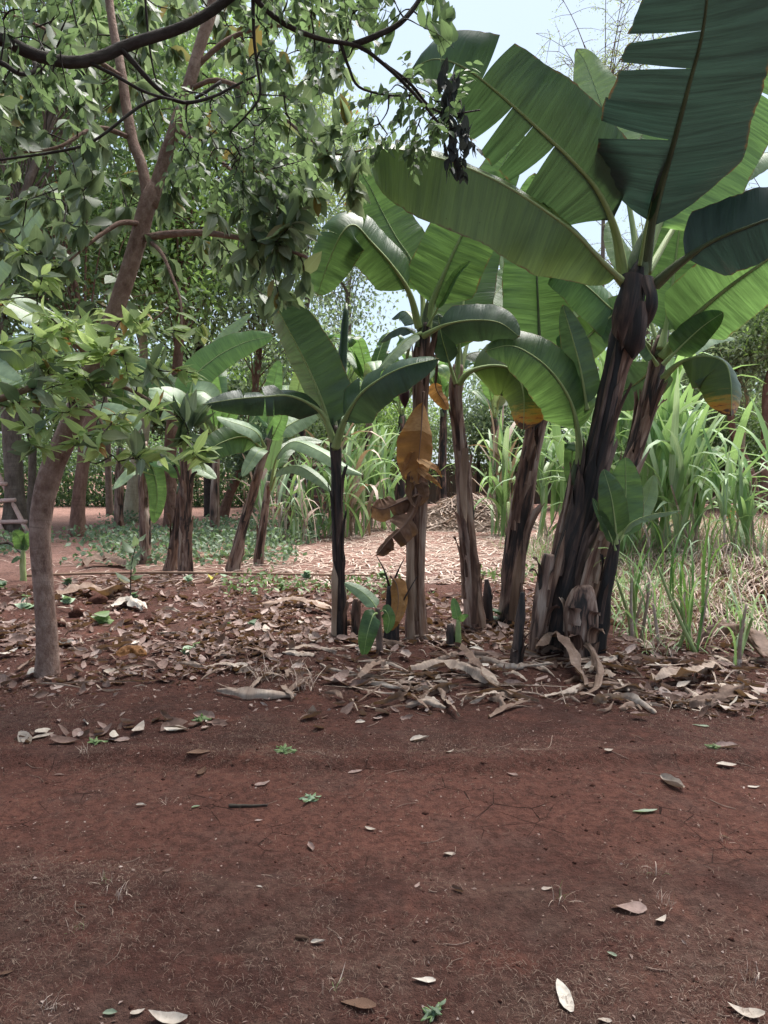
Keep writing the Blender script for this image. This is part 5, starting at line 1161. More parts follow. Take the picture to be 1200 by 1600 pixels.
def ribbons(n, cen, az, length, width, arch, u=None, tilt=None):
    """flat curved ribbons (grass, straw), six points each"""
    d = np.stack([np.cos(az), np.sin(az), np.zeros(n)], 1); s = np.stack([-np.sin(az), np.cos(az), np.zeros(n)], 1)
    tl = np.zeros(n) if tilt is None else tilt
    u = R.random(n) if u is None else u
    rows, us = [], []
    for t in (0, .35, .7, 1.0):
        p = cen + d * (length * (t - .5) * np.cos(tl))[:, None] + np.array((0, 0, 1.)) * (arch * 4 * t * (1 - t) + tl * length * t)[:, None] + s * (.25 * length * np.sin(t * (1.5 + 4 * ((u * 37) % 1)) + u * 9) * (.05 + .4 * ((u * 53) % 1) ** 2))[:, None]
        w = (width * (1 if t < .9 else .3))[:, None]
        rows += [p - s * w, p + s * w]; us += [(t, -1), (t, 1)]
    V = np.stack(rows, 1); b_ = np.arange(n)[:, None, None] * 8
    q = np.array([(0, 1, 3, 2), (2, 3, 5, 4), (4, 5, 7, 6)])[None]
    PU = np.concatenate([np.tile(np.array(us), (n, 1, 1)), np.repeat(u[:, None, None], 8, 1)], -1)
    return V.reshape(-1, 3), (b_ + q).reshape(-1, 4), PU.reshape(-1, 3)
def zed(c, up=.006): c[:, 2] = gz(c[:, 0], c[:, 1]) + up; return c

# straw over the middle ground
n = 6500
c = zed(np.stack([R.normal(.6, 2.6, n), R.uniform(9.5, 24, n), np.zeros(n)], 1))
V, Fc, PU = ribbons(n, c, R.uniform(0, 6.28, n), R.uniform(.12, .7, n), R.uniform(.005, .014, n), R.uniform(0, .04, n))
tag(mesh('straw_litter', V, Fc, M['straw'], None, PU, org=(0, 15, 0)), 'pale cane straw strewn over the sunny clearing', 'straw', kind='stuff')
hp = empty('straw_heap', at(735, 19.5, 0), 'heap of pale dry cane straw behind the stems', 'heap')
n = 5000; a = R.uniform(0, 6.28, n); r_ = R.random(n) ** .6
c = np.stack([at(735, 19.5, 0)[0] + 1.9 * r_ * np.cos(a), 19.5 + 1.5 * r_ * np.sin(a), .75 * (1 - r_ ** 1.4) + .03 + .1 * vnoise(a * 2, r_ * 4, 3)], 1)
V, Fc, PU = ribbons(n, c, R.uniform(0, 6.28, n), R.uniform(.2, .8, n), R.uniform(.006, .016, n), R.uniform(0, .06, n), tilt=R.normal(0, .15, n))
mesh('straw', V, Fc, M['straw'], hp, PU)['kind'] = 'stuff'
th = np.linspace(0, 2 * np.pi, 40, endpoint=False); rr = np.linspace(1, 0, 10)
V = np.array([[(2.0 * q * math.cos(t), 1.6 * q * math.sin(t), .74 * (1 - q ** 1.4) - .02 + .06 * float(vnoise(t * 3, q * 5, 8))) for t in th] for q in rr]).reshape(-1, 3) + at(735, 19.5, 0)
a = (np.arange(9)[:, None] * 40 + np.arange(40)[None]).ravel(); b2 = (np.arange(9)[:, None] * 40 + (np.arange(40)[None] + 1) % 40).ravel()
mesh('core', V, np.stack([a, b2, b2 + 40, a + 40], -1), M['straw'], hp)
# dry bank at right
n = 15000
c = np.stack([R.uniform(2.3, 7.5, n), R.uniform(6.0, 15, n), np.zeros(n)], 1)
keep = R.random(n) < sstep(2.2, 3.4, c[:, 0] + .5 * vnoise(c[:, 0] * 2, c[:, 1] * 2, 4)) * (.35 + .65 * sstep(6.2, 7.2, c[:, 1])); c = zed(c[keep], .02); n = len(c)
V, Fc, PU = ribbons(n, c, R.uniform(0, 6.28, n), R.uniform(.12, .38, n), R.uniform(.003, .006, n), R.uniform(.0, .09, n), tilt=np.abs(R.normal(0, .5, n)))
tag(mesh('dry_grass', V, Fc, M['straw'], None, PU, org=(4, 9, 0)), 'matted straw-coloured dry grass on the right bank', 'grass', kind='stuff')
n = 2600
c = zed(np.stack([R.uniform(2.0, 6.5, n), R.uniform(6.0, 15, n), np.zeros(n)], 1), .01); c = c[c[:, 0] > 2.0 + .6 * R.random(n)]; n = len(c)
V, Fc, PU = ribbons(n, c, R.uniform(0, 6.28, n), R.uniform(.15, .4, n), R.uniform(.004, .008, n), R.uniform(0, .08, n), tilt=np.abs(R.normal(.5, .5, n)))
tag(mesh('green_grass', V, Fc, M['cane'], None, PU, org=(4, 9, 0)), 'green grass blades scattered through the right bank', 'grass', kind='stuff')
# low cover on the left middle ground
n = 9000
c = np.stack([R.uniform(-7.5, -1.4, n), R.uniform(11.5, 21, n), np.zeros(n)], 1)
den = vnoise(c[:, 0] * .7, c[:, 1] * .5, 21) + .5 * vnoise(c[:, 0] * 2, c[:, 1] * 2, 22) + .35 * np.exp(-((c[:, 0] + 3.6) / 1.7) ** 2) + .2 * np.exp(-((c[:, 1] - 14) / 2.2) ** 2)
c = c[den > .14]; n = len(c); c = zed(c, 0); c[:, 2] += R.random(n) ** 1.5 * .32
V, Fc, PU = leaf_cloud(c, norm(rdir(n) + (0, 0, .2)), norm(np.array((0, -.3, .9)) + R.normal(0, .4, (n, 3))), R.uniform(.07, .14, n), R.uniform(.025, .045, n), .2, .2, 0)
tag(mesh('ground_cover', V, Fc, M['cover'], None, PU, org=(-4, 14, 0)), 'low grey green creeping cover on the left middle ground', 'ground cover', kind='stuff')
n = 1500
c = zed(np.stack([R.uniform(-2, 3.2, n), R.uniform(8.6, 10.6, n), np.zeros(n)], 1), .02)
den = vnoise(c[:, 0] * 1.3, c[:, 1] * 1.1, 31); c = c[den > .12]; n = len(c); c[:, 2] += R.random(n) * .12
V, Fc, PU = leaf_cloud(c, norm(rdir(n) + (0, 0, .4)), norm(np.array((0, -.3, .9)) + R.normal(0, .4, (n, 3))), R.uniform(.04, .1, n), R.uniform(.014, .03, n), .2, .2, 0)
tag(mesh('weed_cover', V, Fc, M['weed'], None, PU, org=(0, 9.5, 0)), 'patchy bright green weeds behind the front stems', 'ground cover', kind='stuff')
# ------------------------------------------------------------------ fallen leaves, sticks, clods, weeds
def curled(mat, k, L_=1.0, w=.28, n=8, m=5, curl=None, twist=None):
    rg = np.random.default_rng(500 + k)
    t = np.linspace(0, 1, n)[:, None]; v = np.linspace(-1, 1, m)[None]
    w = w * rg.uniform(.75, 1.15)
    ww = w * (1 + .5 * vnoise(t * 5 + k * 3, v * 0 + np.sign(v) * 2.7, k)) * np.clip(np.sin(np.pi * np.clip(t, 0.02, 1) ** .8), .03, 1) ** .75
    cu = rg.uniform(-.3, 1.9) if curl is None else curl; tw = rg.uniform(-1.2, 1.2) if twist is None else twist
    cup = rg.uniform(-.35, .75)
    x = t - .5 + 0 * v; y = ww * np.sin(v * (.5 + cup)) / (.5 + cup); z = ww * (1 - np.cos(v * (.5 + cup))) + cu * (t - .5) ** 2 * .5 + .03 * vnoise(t * 6 + k, v * 3, k)
    a = tw * (t - .5); y2 = y * np.cos(a) - z * np.sin(a); z2 = y * np.sin(a) + z * np.cos(a)
    V = np.stack([x, y2, z2 + 0 * x], -1).reshape(-1, 3); V[:, 2] -= V[:, 2].min()
    i = (np.arange(n - 1)[:, None] * m + np.arange(m - 1)[None]).ravel()
    PU = np.stack([t + 0 * v, v + 0 * t, rg.random() + 0 * t * v], -1).reshape(-1, 3)
    return V * L_, np.stack([i, i + 1, i + m + 1, i + m], -1), PU
LV = [curled('litter', k) for k in range(12)]
LM = [mesh_data('fallen_leaf', v, f, M['litter'], u) for v, f, u in LV]
LW = [mesh_data('fallen_leaf', v, f, M['white_leaf'], u) for v, f, u in LV]

def rotz(v, a):
    c, s = math.cos(a), math.sin(a); return v @ np.array(((c, s, 0), (-s, c, 0), (0, 0, 1)))
def scatter(n, x0, x1, y0, y1, dens):
    p = np.stack([R.uniform(x0, x1, n), R.uniform(y0, y1, n)], 1)
    return p[R.random(n) < dens(p[:, 0], p[:, 1])]
# the mass of the litter
pts = scatter(21000, -4.6, 4.8, 4.3, 11.0, litter_amount)
bag = Bag()
for p in pts:
    v, f, u = LV[int(R.integers(0, 12))]
    s = R.uniform(.04, .125) * (1.0 + .25 * (p[1] > 6))
    q = Euler((R.normal(0, .42), R.normal(0, .35), R.uniform(0, 6.28))).to_matrix()
    vv = (v * s) @ np.array(q).T
    bag.add(vv + (p[0], p[1], float(gz(p[0], p[1])) + R.uniform(-.004, .035)), f, u + (0, 0, R.random()))
lit = bag.build('leaf_litter', M['litter'], org=(0, 6, 0))
tag(lit, 'thick carpet of dry brown fallen leaves under the plants', 'leaf litter', kind='stuff')
# small crumbs of leaf on the bare front soil
n = 9000
c = np.stack([R.uniform(-3.2, 3.2, n), R.uniform(1.6, 5.2, n), np.zeros(n)], 1)
c = zed(c[R.random(n) < .18 + .6 * sstep(-.05, .25, vnoise(c[:, 0] * 2.2, c[:, 1] * 2.2, 41))], .004); n = len(c)
V, Fc, PU = leaf_cloud(c, norm(R.normal(size=(n, 3)) * (1, 1, .1)), norm(np.array((0, 0, 1.)) + R.normal(0, .3, (n, 3))), R.lognormal(-4.6, .45, n).clip(.004, .035), R.uniform(.0012, .006, n), R.uniform(0, .6, n), .4, 0)
tag(mesh('leaf_crumbs', V, Fc, M['litter'], None, PU, org=(0, 3, 0)), 'tiny bits of dry leaf sprinkled on the front soil', 'leaf litter', kind='stuff')
# trodden dry grass
n = 210000
c = np.stack([R.uniform(-3.6, 3.6, n), R.uniform(1.55, 5.0, n), np.zeros(n)], 1)
den = vnoise(c[:, 0] * 1.6, c[:, 1] * 1.6, 51) + .7 * vnoise(c[:, 0] * 4, c[:, 1] * 4, 52)
trk = sstep(2.6, 2.95, c[:, 1]) * (1 - sstep(3.5, 3.9, c[:, 1]))
c = c[R.random(n) < np.clip(.42 + 1.5 * den, .04, 1) * (1 - .85 * trk) * (1 - .55 * sstep(3.6, 4.2, c[:, 1]))]; n = len(c); c = zed(c, .001)
V, Fc, PU = ribbons(n, c, R.uniform(0, 6.28, n), R.uniform(.006, .030, n), R.uniform(.0003, .0007, n), R.uniform(.0, .010, n), tilt=np.abs(R.normal(0, .18, n)))
tag(mesh('trodden_grass', V, Fc, M['thatch'], None, PU, org=(0, 3, 0)), 'short trodden dry grass matting the front soil', 'grass', kind='stuff')
# soil crumbs
n = 7000
c = zed(np.stack([R.uniform(-4, 4, n), 1.6 + 7.5 * R.random(n) ** 1.1, np.zeros(n)], 1), 0)
s = R.lognormal(-5.4, .5, n).clip(.002, .018)
octv = np.array([(1, 0, 0), (0, 1, 0), (-1, 0, 0), (0, -1, 0), (0, 0, .8), (0, 0, -.4)]); octf = np.array([(0, 1, 4), (1, 2, 4), (2, 3, 4), (3, 0, 4), (1, 0, 5), (2, 1, 5), (3, 2, 5), (0, 3, 5)])
V = c[:, None] + s[:, None, None] * octv[None] * R.uniform(.6, 1.3, (n, 6, 1))
tag(mesh('soil_crumbs', V.reshape(-1, 3), (np.arange(n)[:, None, None] * 6 + octf[None]).reshape(-1, 3), M['clod'], None, None, org=(0, 3, 0)), 'loose crumbs of red soil', 'soil', kind='stuff')

# broken bits between the leaves
n = 24000
c = np.stack([R.uniform(-4.6, 4.8, n), R.uniform(4.4, 9.5, n), np.zeros(n)], 1); c = zed(c[R.random(n) < .15 + .85 * litter_amount(c[:, 0], c[:, 1])], .006); n = len(c); c[:, 2] += R.random(n) * .02
V, Fc, PU = leaf_cloud(c, norm(R.normal(size=(n, 3)) * (1, 1, .25)), norm(np.array((0, -.1, 1.)) + R.normal(0, .45, (n, 3))), R.uniform(.015, .06, n), R.uniform(.004, .014, n), R.uniform(0, .7, n), .4, 0)
tag(mesh('leaf_fragments', V, Fc, M['litter'], None, PU, org=(0, 6, 0)), 'broken bits of dry leaf mixed through the litter', 'leaf litter', kind='stuff')
# single leaves of the litter that stand out, by place
zones = [((-3.2, -1.9), (4.9, 6.6), 46, 'dry greyish leaf in the litter around the foot of the forked tree', 'leaves around the forked tree'),
         ((-1.9, -.4), (4.7, 7.5), 60, 'dry brown leaf in the litter between the forked tree and the slim black stem', 'leaves left of the front row'),
         ((-.4, 1.1), (4.75, 6.4), 66, 'dry brown leaf in the litter before the middle front stems', 'leaves before the middle stems'),
         ((1.1, 3.4), (4.55, 6.0), 62, 'dry pale leaf in the litter at right before the dry bank', 'leaves at the right')]
for (x0, x1), (y0, y1), n, lab, grp in zones:
    k = 0
    while k < n:
        x, y = R.uniform(x0, x1), R.uniform(y0, y1)
        if R.random() > litter_amount(x, y): continue
        o = put('fallen_leaf', LM[int(R.integers(0, 12))] if R.random() < .85 else LW[int(R.integers(0, 12))], None, (x, y, float(gz(x, y)) + R.uniform(.01, .04)), Euler((R.normal(0, .3), R.normal(0, .25), R.uniform(0, 6.28))).to_quaternion(), R.uniform(.08, .155))
        tag(o, lab, 'leaf', grp); k += 1

# single leaves on the bare soil in front: x, y, length px, turn, tone, label
single = [(66, 1152, 40, 50, 1, 'pale tan curled leaf at the left end of the leaf row'), (101, 1161, 48, 5, 0, 'flat brown leaf right of the pale tan leaf at left'), (182, 1158, 50, 170, 0, 'brown curled leaf in the leaf row beside a grass tuft'),
 (310, 1177, 40, 5, 3, 'dark rolled leaf lying alone below the leaf row'), (93, 1212, 18, 10, 0, 'small tan leaf under the left grass tuft'), (316, 1208, 20, 80, 3, 'small crumpled brown leaf left of the leaf scraps'), (410, 1226, 28, 30, 0, 'crumpled leaf scraps in the middle left of the track'),
 (555, 1207, 26, 20, 0, 'pinkish leaf pointing right above the soil crack'), (221, 1260, 19, 0, 1, 'tiny pale leaf left of the dark stick'), (306, 1262, 15, 30, 4, 'small grey green leaf at the left end of the dark stick'), (578, 1297, 20, 160, 1, 'small whitish leaf at centre of the track'),
 (485, 1325, 18, 110, 0, 'small brown leaf standing on edge left of centre'), (262, 1362, 20, 50, 0, 'pinkish brown leaf by the left tuft of grass'), (405, 1387, 13, 160, 1, 'tiny white leaf left of the vertical soil crack'), (497, 1475, 26, 5, 1, 'pale leaf beside a dark bit of bark'), (10, 1522, 22, 30, 3, 'dark leaf at the lower left edge'),
 (172, 1585, 26, 0, 4, 'green leaf at the bottom left'), (215, 1585, 26, 30, 2, 'crumpled white scrap at the bottom left'), (262, 1597, 72, 175, 1, 'long pale leaf cut by the bottom edge at left'), (560, 1572, 64, 170, 3, 'long dark brown curled leaf near the bottom centre'),
 (656, 1157, 36, 20, 1, 'pale folded leaf just before the litter at centre'), (702, 1176, 18, 20, 1, 'small pale leaf right of centre on the dark soil'), (951, 1174, 18, 20, 1, 'small pinkish leaf on the dark patch at right'), (1134, 1169, 42, 175, 0, 'pinkish flat leaf beside a green sprig at right'), (1135, 1196, 36, 5, 1, 'pale narrow leaf below the pinkish flat leaf'),
 (1050, 1228, 40, 100, 2, 'white leaf lying lengthwise at right'), (1008, 1269, 46, 10, 4, 'fresh grey green leaf lying on the track'), (1178, 1231, 22, 0, 1, 'small pale leaf at the right edge of the track'), (702, 1336, 22, 5, 2, 'small white narrow leaf right of centre'), (715, 1393, 26, 130, 0, 'pink brown leaf pointing down at lower centre'),
 (652, 1385, 18, 60, 0, 'small tan leaf beside a green bit'), (855, 1390, 20, 0, 1, 'pair of tiny pale leaf halves at lower right'), (982, 1422, 62, 175, 0, 'long curled tan leaf at lower right'), (1033, 1440, 30, 40, 1, 'crumpled pale leaf right of the long curled one'), (662, 1534, 42, 175, 2, 'whitish oblong leaf near the bottom centre'),
 (882, 1558, 54, 95, 2, 'narrow white leaf lying lengthwise at the bottom right'), (1166, 1586, 60, 150, 2, 'large pale leaf at the bottom right corner'), (956, 1493, 18, 140, 4, 'small dark green leaf at lower right'), (800, 1211, 22, 150, 0, 'small curled tan leaf right of the cracks'), (404, 1283, 14, 10, 0, 'tiny brown leaf under the dark stick'),
 (127, 1417, 24, 170, 0, 'brown leaf fragment below the left tuft'), (945, 1597, 26, 0, 1, 'pale leaf cut by the bottom edge at right'), (340, 1130, 38, 20, 0, 'pinkish leaf at the right end of the leaf row'), (275, 1142, 44, 170, 1, 'pale leaf in the middle of the leaf row'), (1095, 1135, 26, 160, 4, 'grey green leaf scrap at the front edge of the right litter')]
rowlab = 'brown curled leaf in the loose row of leaves across the soil at left'
for k in range(46):
    x = R.uniform(20, 350) if k < 34 else R.uniform(480, 640); y = 1163 - .11 * x + R.normal(0, 7) if k < 34 else R.normal(1122, 12)
    g = Gz(x, y)
    o = put('fallen_leaf', LM[k % 12] if k % 4 else LW[k % 12], None, g + (0, 0, R.uniform(0, .02)), Euler((R.normal(0, .5), R.normal(0, .35), R.uniform(0, 6.28))).to_quaternion(), R.uniform(.06, .15))
    tag(o, rowlab if k < 34 else 'brown curled leaf at the front tip of the litter before the slim black stem', 'leaf', 'loose leaf row at left' if k < 34 else 'leaves at the litter tip')
GM = [mesh_data('fallen_leaf', *curled('x', k, curl=.3, twist=.3)[:2], M['avo_grey'], curled('x', k, curl=.3, twist=.3)[2]) for k in range(3)]
DM = [mesh_data('fallen_leaf', v, f, M['dead_brown'], u) for v, f, u in LV[:4]]
narrow = {36: .55}
for k, (x, y, ln, turn, tone, lab) in enumerate(single):
    g = Gz(x, y); s = ln * g[1] / FPX * .92
    if 60 < turn < 130: s *= 1.45
    me = (LM[k % 12], LW[(k + 3) % 12], LW[(k * 5) % 12], DM[k % 4], GM[k % 3])[tone]
    o = put('fallen_leaf', me, None, g + (0, 0, .004), Euler((R.normal(0, .08), R.normal(0, .06), math.radians(turn))).to_quaternion(), (s, s * .8, s * 1.0))
    tag(o, lab, 'leaf', 'single leaves on the bare soil')

def shred(pts, hw, seed, n=16, m=5, tw=1.0):
    """a crumpled, twisted ribbon of dry banana leaf"""
    sp, length = spline(pts, n); rg = np.random.default_rng(seed)
    T = norm(np.gradient(sp, axis=0)); S = norm(np.cross(T, (0, 0, 1.))); N = np.cross(S, T)
    t = np.linspace(0, 1, n)[:, None]; v = np.linspace(-1, 1, m)[None]
    a = tw * rg.uniform(-1, 1) + tw * rg.uniform(-2.6, 2.6) * t + .6 * vnoise(t * 5, t * 0 + seed, seed)
    w = hw * np.sin(np.pi * np.clip(t * .9 + .06, 0, 1)) ** .6 * (1 + .9 * vnoise(t * 7 + seed, v * 0 + np.sign(v) * 3, seed))
    lat = w * v; up = hw * (.35 * np.cos(v * rg.uniform(1, 2.6)) + 1.0 * vnoise(t * 12 + seed, v * 3.5, seed + 1))
    pos = sp[:, None] + (S[:, None] * (lat * np.cos(a) - up * np.sin(a))[..., None] + N[:, None] * (lat * np.sin(a) + up * np.cos(a))[..., None])
    g_ = gz(pos[..., 0], pos[..., 1]) + .002; pos[..., 2] = np.maximum(pos[..., 2], g_ + .003 * (1 + v))
    i = (np.arange(n - 1)[:, None] * m + np.arange(m - 1)[None]).ravel()
    PU = np.stack([t * length + 0 * v, lat, rg.random() + 0 * lat], -1)
    return pos.reshape(-1, 3), np.stack([i, i + 1, i + m + 1, i + m], -1), PU.reshape(-1, 3)
# fallen banana leaves: long curled strips
def fallen_strip(label, pts, hw, seed, curve=.9, mat='litter_strip', group='fallen banana leaves', lift=.03):
    w = []
    for p in pts:
        g = Gz(p[0], p[1]); g[2] += (p[2] if len(p) > 2 else 0) + lift; w.append(g)
    V, Fc, PU = shred(w, hw, seed, 22, 9, .5)
    o = mesh('fallen_banana_leaf', V, Fc, M[mat], None, PU)
    return tag(o, label, 'banana leaf', group)
fallen_strip('large folded dry banana leaf draped at the foot of the tallest stem', [(838, 1030, .05), (865, 1022, .12), (888, 1034, .10), (903, 1062, .03), (912, 1080, 0)], .06, 1)
fallen_strip('second folded dry leaf right of the draped one', [(905, 1020, .09), (922, 1034, .08), (935, 1060, .04), (930, 1085, .01), (908, 1095, 0)], .035, 2)
fallen_strip('pale dry sheath lying at the right behind the dark cane tuft', [(1085, 1010, .05), (1130, 1005, .12), (1165, 1015, .12), (1200, 1045, .05)], .09, 3)
fallen_strip('long narrow dry leaf pointing left at the right front edge of the litter', [(1160, 1085, .03), (1120, 1098, .02), (1075, 1110, .01)], .045, 4)
fallen_strip('broad crumpled dry leaf in front of the right litter', [(1020, 1080, .05), (1050, 1072, .06), (1085, 1068, .05), (1120, 1050, .03)], .07, 5)
fallen_strip('pale dry strip lying across the litter left of the black stump', [(640, 1060, .03), (690, 1052, .05), (740, 1062, .04), (780, 1085, .02)], .05, 6)
fallen_strip('twisted dry strip below the tiny bright sucker', [(720, 1030, .07), (745, 1052, .05), (765, 1080, .02), (800, 1096, .01)], .045, 7)
fallen_strip('wide pinkish dry leaf behind the forked tree, far', [(90, 938, .03), (130, 930, .05), (170, 936, .03), (200, 926, .02)], .10, 8)
fallen_strip('pale dry leaf lying before the ragged grey stem', [(130, 890, .05), (165, 884, .09), (205, 890, .05)], .13, 9)
fallen_strip('whitish dry leaf in the litter between forked tree and slim stem', [(175, 955, .02), (200, 948, .05), (225, 957, .02)], .07, 10, mat='white_leaf')
fallen_strip('brown dry sheath in the litter right of the forked tree', [(183, 1035, .02), (205, 1030, .05), (228, 1034, .02)], .05, 11, mat='dead')
fallen_strip('long pinkish sheath behind the slim black stem', [(410, 955, .02), (460, 948, .05), (520, 966, .03)], .06, 12)
fallen_strip('pale sheath leaning on the foot of the slim black stem', [(470, 950, .04), (505, 958, .06), (528, 972, .03)], .05, 13)
fallen_strip('dry strip curling in front of the slim black stem', [(560, 1075, .05), (580, 1062, .07), (600, 1050, .04)], .04, 14)
def shred_at(x, y, ln, hw, seed):
    g = Gz(x, y); a = R.uniform(0, 6.28); d = np.array((math.cos(a), math.sin(a) * .7, 0)) * ln / 2; b_ = np.array((-d[1], d[0], 0)) * R.uniform(-.5, .5)
    p = [g - d, g + b_ * .6, g + d]
    for q, z in zip(p, (R.uniform(.004, .03), R.uniform(.01, .055), R.uniform(.004, .035))): q[2] = float(gz(q[0], q[1])) + z
    return shred(p, hw, seed)
for k in range(46):
    x = R.uniform(620, 1200) if k < 34 else R.uniform(380, 640); y = R.uniform(1005, 1108)
    lab2, grp = [('crumpled dry banana leaf shred before the middle front stems', 'banana leaf shreds before the middle stems'), ('crumpled dry banana leaf shred in the tangle at right', 'banana leaf shreds at right'), ('crumpled dry banana leaf shred left of the slim black stem', 'banana leaf shreds at left')][0 if 620 <= x < 930 else 1 if x >= 930 else 2]
    V, Fc, PU = shred_at(x, y, R.uniform(.2, .55), R.uniform(.012, .036), 20 + k)
    tag(mesh('banana_leaf_shred', V, Fc, M['litter_strip'], None, PU), lab2, 'banana leaf', grp)
bag = Bag()
for k in range(400):
    x = R.uniform(540, 1210); y = R.uniform(985, 1112)
    if k % 5 == 0: x, y = R.uniform(0, 600), R.uniform(900, 1080)
    bag.add(*shred_at(x, y, R.uniform(.08, .55), .003 + .022 * R.random() ** 2, 200 + k))
tag(bag.build('leaf_shreds', M['litter_strip'], org=(1, 5.5, 0)), 'tangle of fine shredded dry banana leaf around the stems', 'leaf litter', kind='stuff')

# sticks
def stick(label, pts, r, mat='stick', name='stick', group=None, n=16):
    w = []
    for p in pts:
        g = Gz(p[0], p[1]); g[2] += r * .8 + (p[2] if len(p) > 2 else 0); w.append(g)
    V, Fc, PU = tube(spline(w, n)[0], np.linspace(r, r * .6, n), 7, .2, int(pts[0][0]))
    return tag(mesh(name, V, Fc, M[mat], None, PU), label, 'stick', group)
stick('long thin straight stick lying across behind the forked tree', [(38, 907, .05), (180, 904, .06), (350, 903, .05), (600, 905, .03)], .022, n=30)
stick('pale log lying right of the shaggy dark stem', [(308, 876), (340, 873), (366, 874)], .06)
stick('dark straight stick lying on the track at left', [(358, 1261), (390, 1261), (418, 1260)], .008, 'twig')
stick('thin crooked twig on the dark soil right of centre', [(808, 1171), (840, 1172), (858, 1168), (863, 1158, .03)], .003, 'dry_twig')
stick('thin dark branch lying among the leaves left of the slim stem', [(245, 992), (290, 990), (330, 985)], .014, 'twig')
stick('bent twig at the left edge behind the trunk', [(-5, 870, .2), (15, 868, .2), (36, 878, .1)], .03, 'twig')
stick('dark bark piece beside a pale leaf in the lower middle', [(462, 1467), (472, 1468), (482, 1470)], .008, 'dead_brown')
tw = Bag()
for k in range(150):
    x, y = R.uniform(-3, 3.2), R.uniform(1.9, 6.5); a = R.uniform(0, 6.28); ln = R.uniform(.03, .14)
    p = [np.array((x + ln * t * math.cos(a + .5 * t), y + ln * t * math.sin(a + .5 * t), 0)) for t in (-.5, 0, .5)]
    for q in p: q[2] = float(gz(q[0], q[1])) + .004
    V, Fc, PU = tube(spline(p, 7)[0], R.uniform(.0007, .002), 4); tw.add(V, Fc, PU)
tag(tw.build('twig_bits', M['dry_twig'], org=(0, 3, 0)), 'fine twig bits scattered on the soil', 'twigs', kind='stuff')

# clods
def clod_mesh(k):
    n, m = 9, 12; rg = np.random.default_rng(900 + k)
    ph = np.linspace(.05, np.pi - .05, n)[:, None]; th = np.linspace(0, 2 * np.pi, m, endpoint=False)[None]
    d = np.stack([np.sin(ph) * np.cos(th), np.sin(ph) * np.sin(th), np.cos(ph) + 0 * th], -1)
    r = 1 + .7 * vnoise(d[..., 0] * 1.6 + k, d[..., 1] * 1.6 + d[..., 2] * 1.9, k) + .5 * vnoise(d[..., 0] * 4 + k, d[..., 1] * 4 + d[..., 2] * 3, k + 1)
    V = (d * r[..., None] * (1, .85, .65)).reshape(-1, 3)
    a = (np.arange(n - 1)[:, None] * m + np.arange(m)[None]).ravel(); b_ = (np.arange(n - 1)[:, None] * m + (np.arange(m)[None] + 1) % m).ravel()
    return mesh_data('soil_clod', V, np.stack([a, a + m, b_ + m, b_], -1), M['clod'])
CM = [clod_mesh(k) for k in range(6)]
for k, (x, y, s) in enumerate([(122, 962, 28), (205, 975, 22), (235, 970, 20), (238, 994, 14), (152, 942, 30), (340, 942, 10), (420, 1015, 24), (405, 1000, 18), (440, 1022, 20), (425, 935, 18), (465, 925, 16), (500, 945, 14), (505, 955, 13), (180, 930, 24), (95, 980, 20), (52, 925, 22), (30, 930, 18), (385, 968, 16), (455, 970, 18), (550, 920, 16), (360, 1000, 16), (300, 1000, 14)]):
    g = Gz(x, y); r = s * g[1] / FPX * .5
    o = put('soil_clod', CM[k % 6], None, g + (0, 0, r * .15), Euler((R.normal(0, .4), R.normal(0, .4), R.uniform(0, 6))).to_quaternion(), r)
    tag(o, 'dark lump of turned red soil among the fallen leaves', 'clod', 'soil clods')

# weeds
WP = {m: leaf_protos(m, 4, .40, (.1, .5)) for m in ('weed', 'weed_pale', 'cover')}
WS = {m: leaf_protos(m, 4, .17, (.1, .6)) for m in ('weed', 'weed_pale', 'cover')}
def weed(label, x, y, n, size, mat, h=.1, up=.3,  group='weeds in the leaf litter', name='weed'):
    g = Gz(x, y); o = empty(name, g, label, 'weed', group); small = size < .05; prot = WS if small else WP
    if small: size *= 1.3; n = int(n * 1.8); up = .5; h *= .5
    for k in range(n):
        a = k * 2.4 + R.random(); el = R.uniform(-.1, .8)
        sp_ = size * (R.uniform(.2, 1.5) if small else .4); p = g + np.array((math.cos(a) * sp_, math.sin(a) * sp_, h * R.random() + .008))
        d = np.array((math.cos(a) * math.cos(el), math.sin(a) * math.cos(el), math.sin(el) * up)); d, s, nr = frames(d[None], np.array([[0, -.4, 1.]]) + R.normal(0, .2, (1, 3)))
        put('leaf', prot[mat][k % 4], o, p, quat(d[0], s[0], nr[0]), size * R.uniform(.7, 1.2))
        V, Fc, PU = tube(spline([g, (g + p) / 2 + R.normal(0, .005, 3), p], 4)[0], .0025, 4); mesh('stem', V, Fc, M['weed'], o, PU)
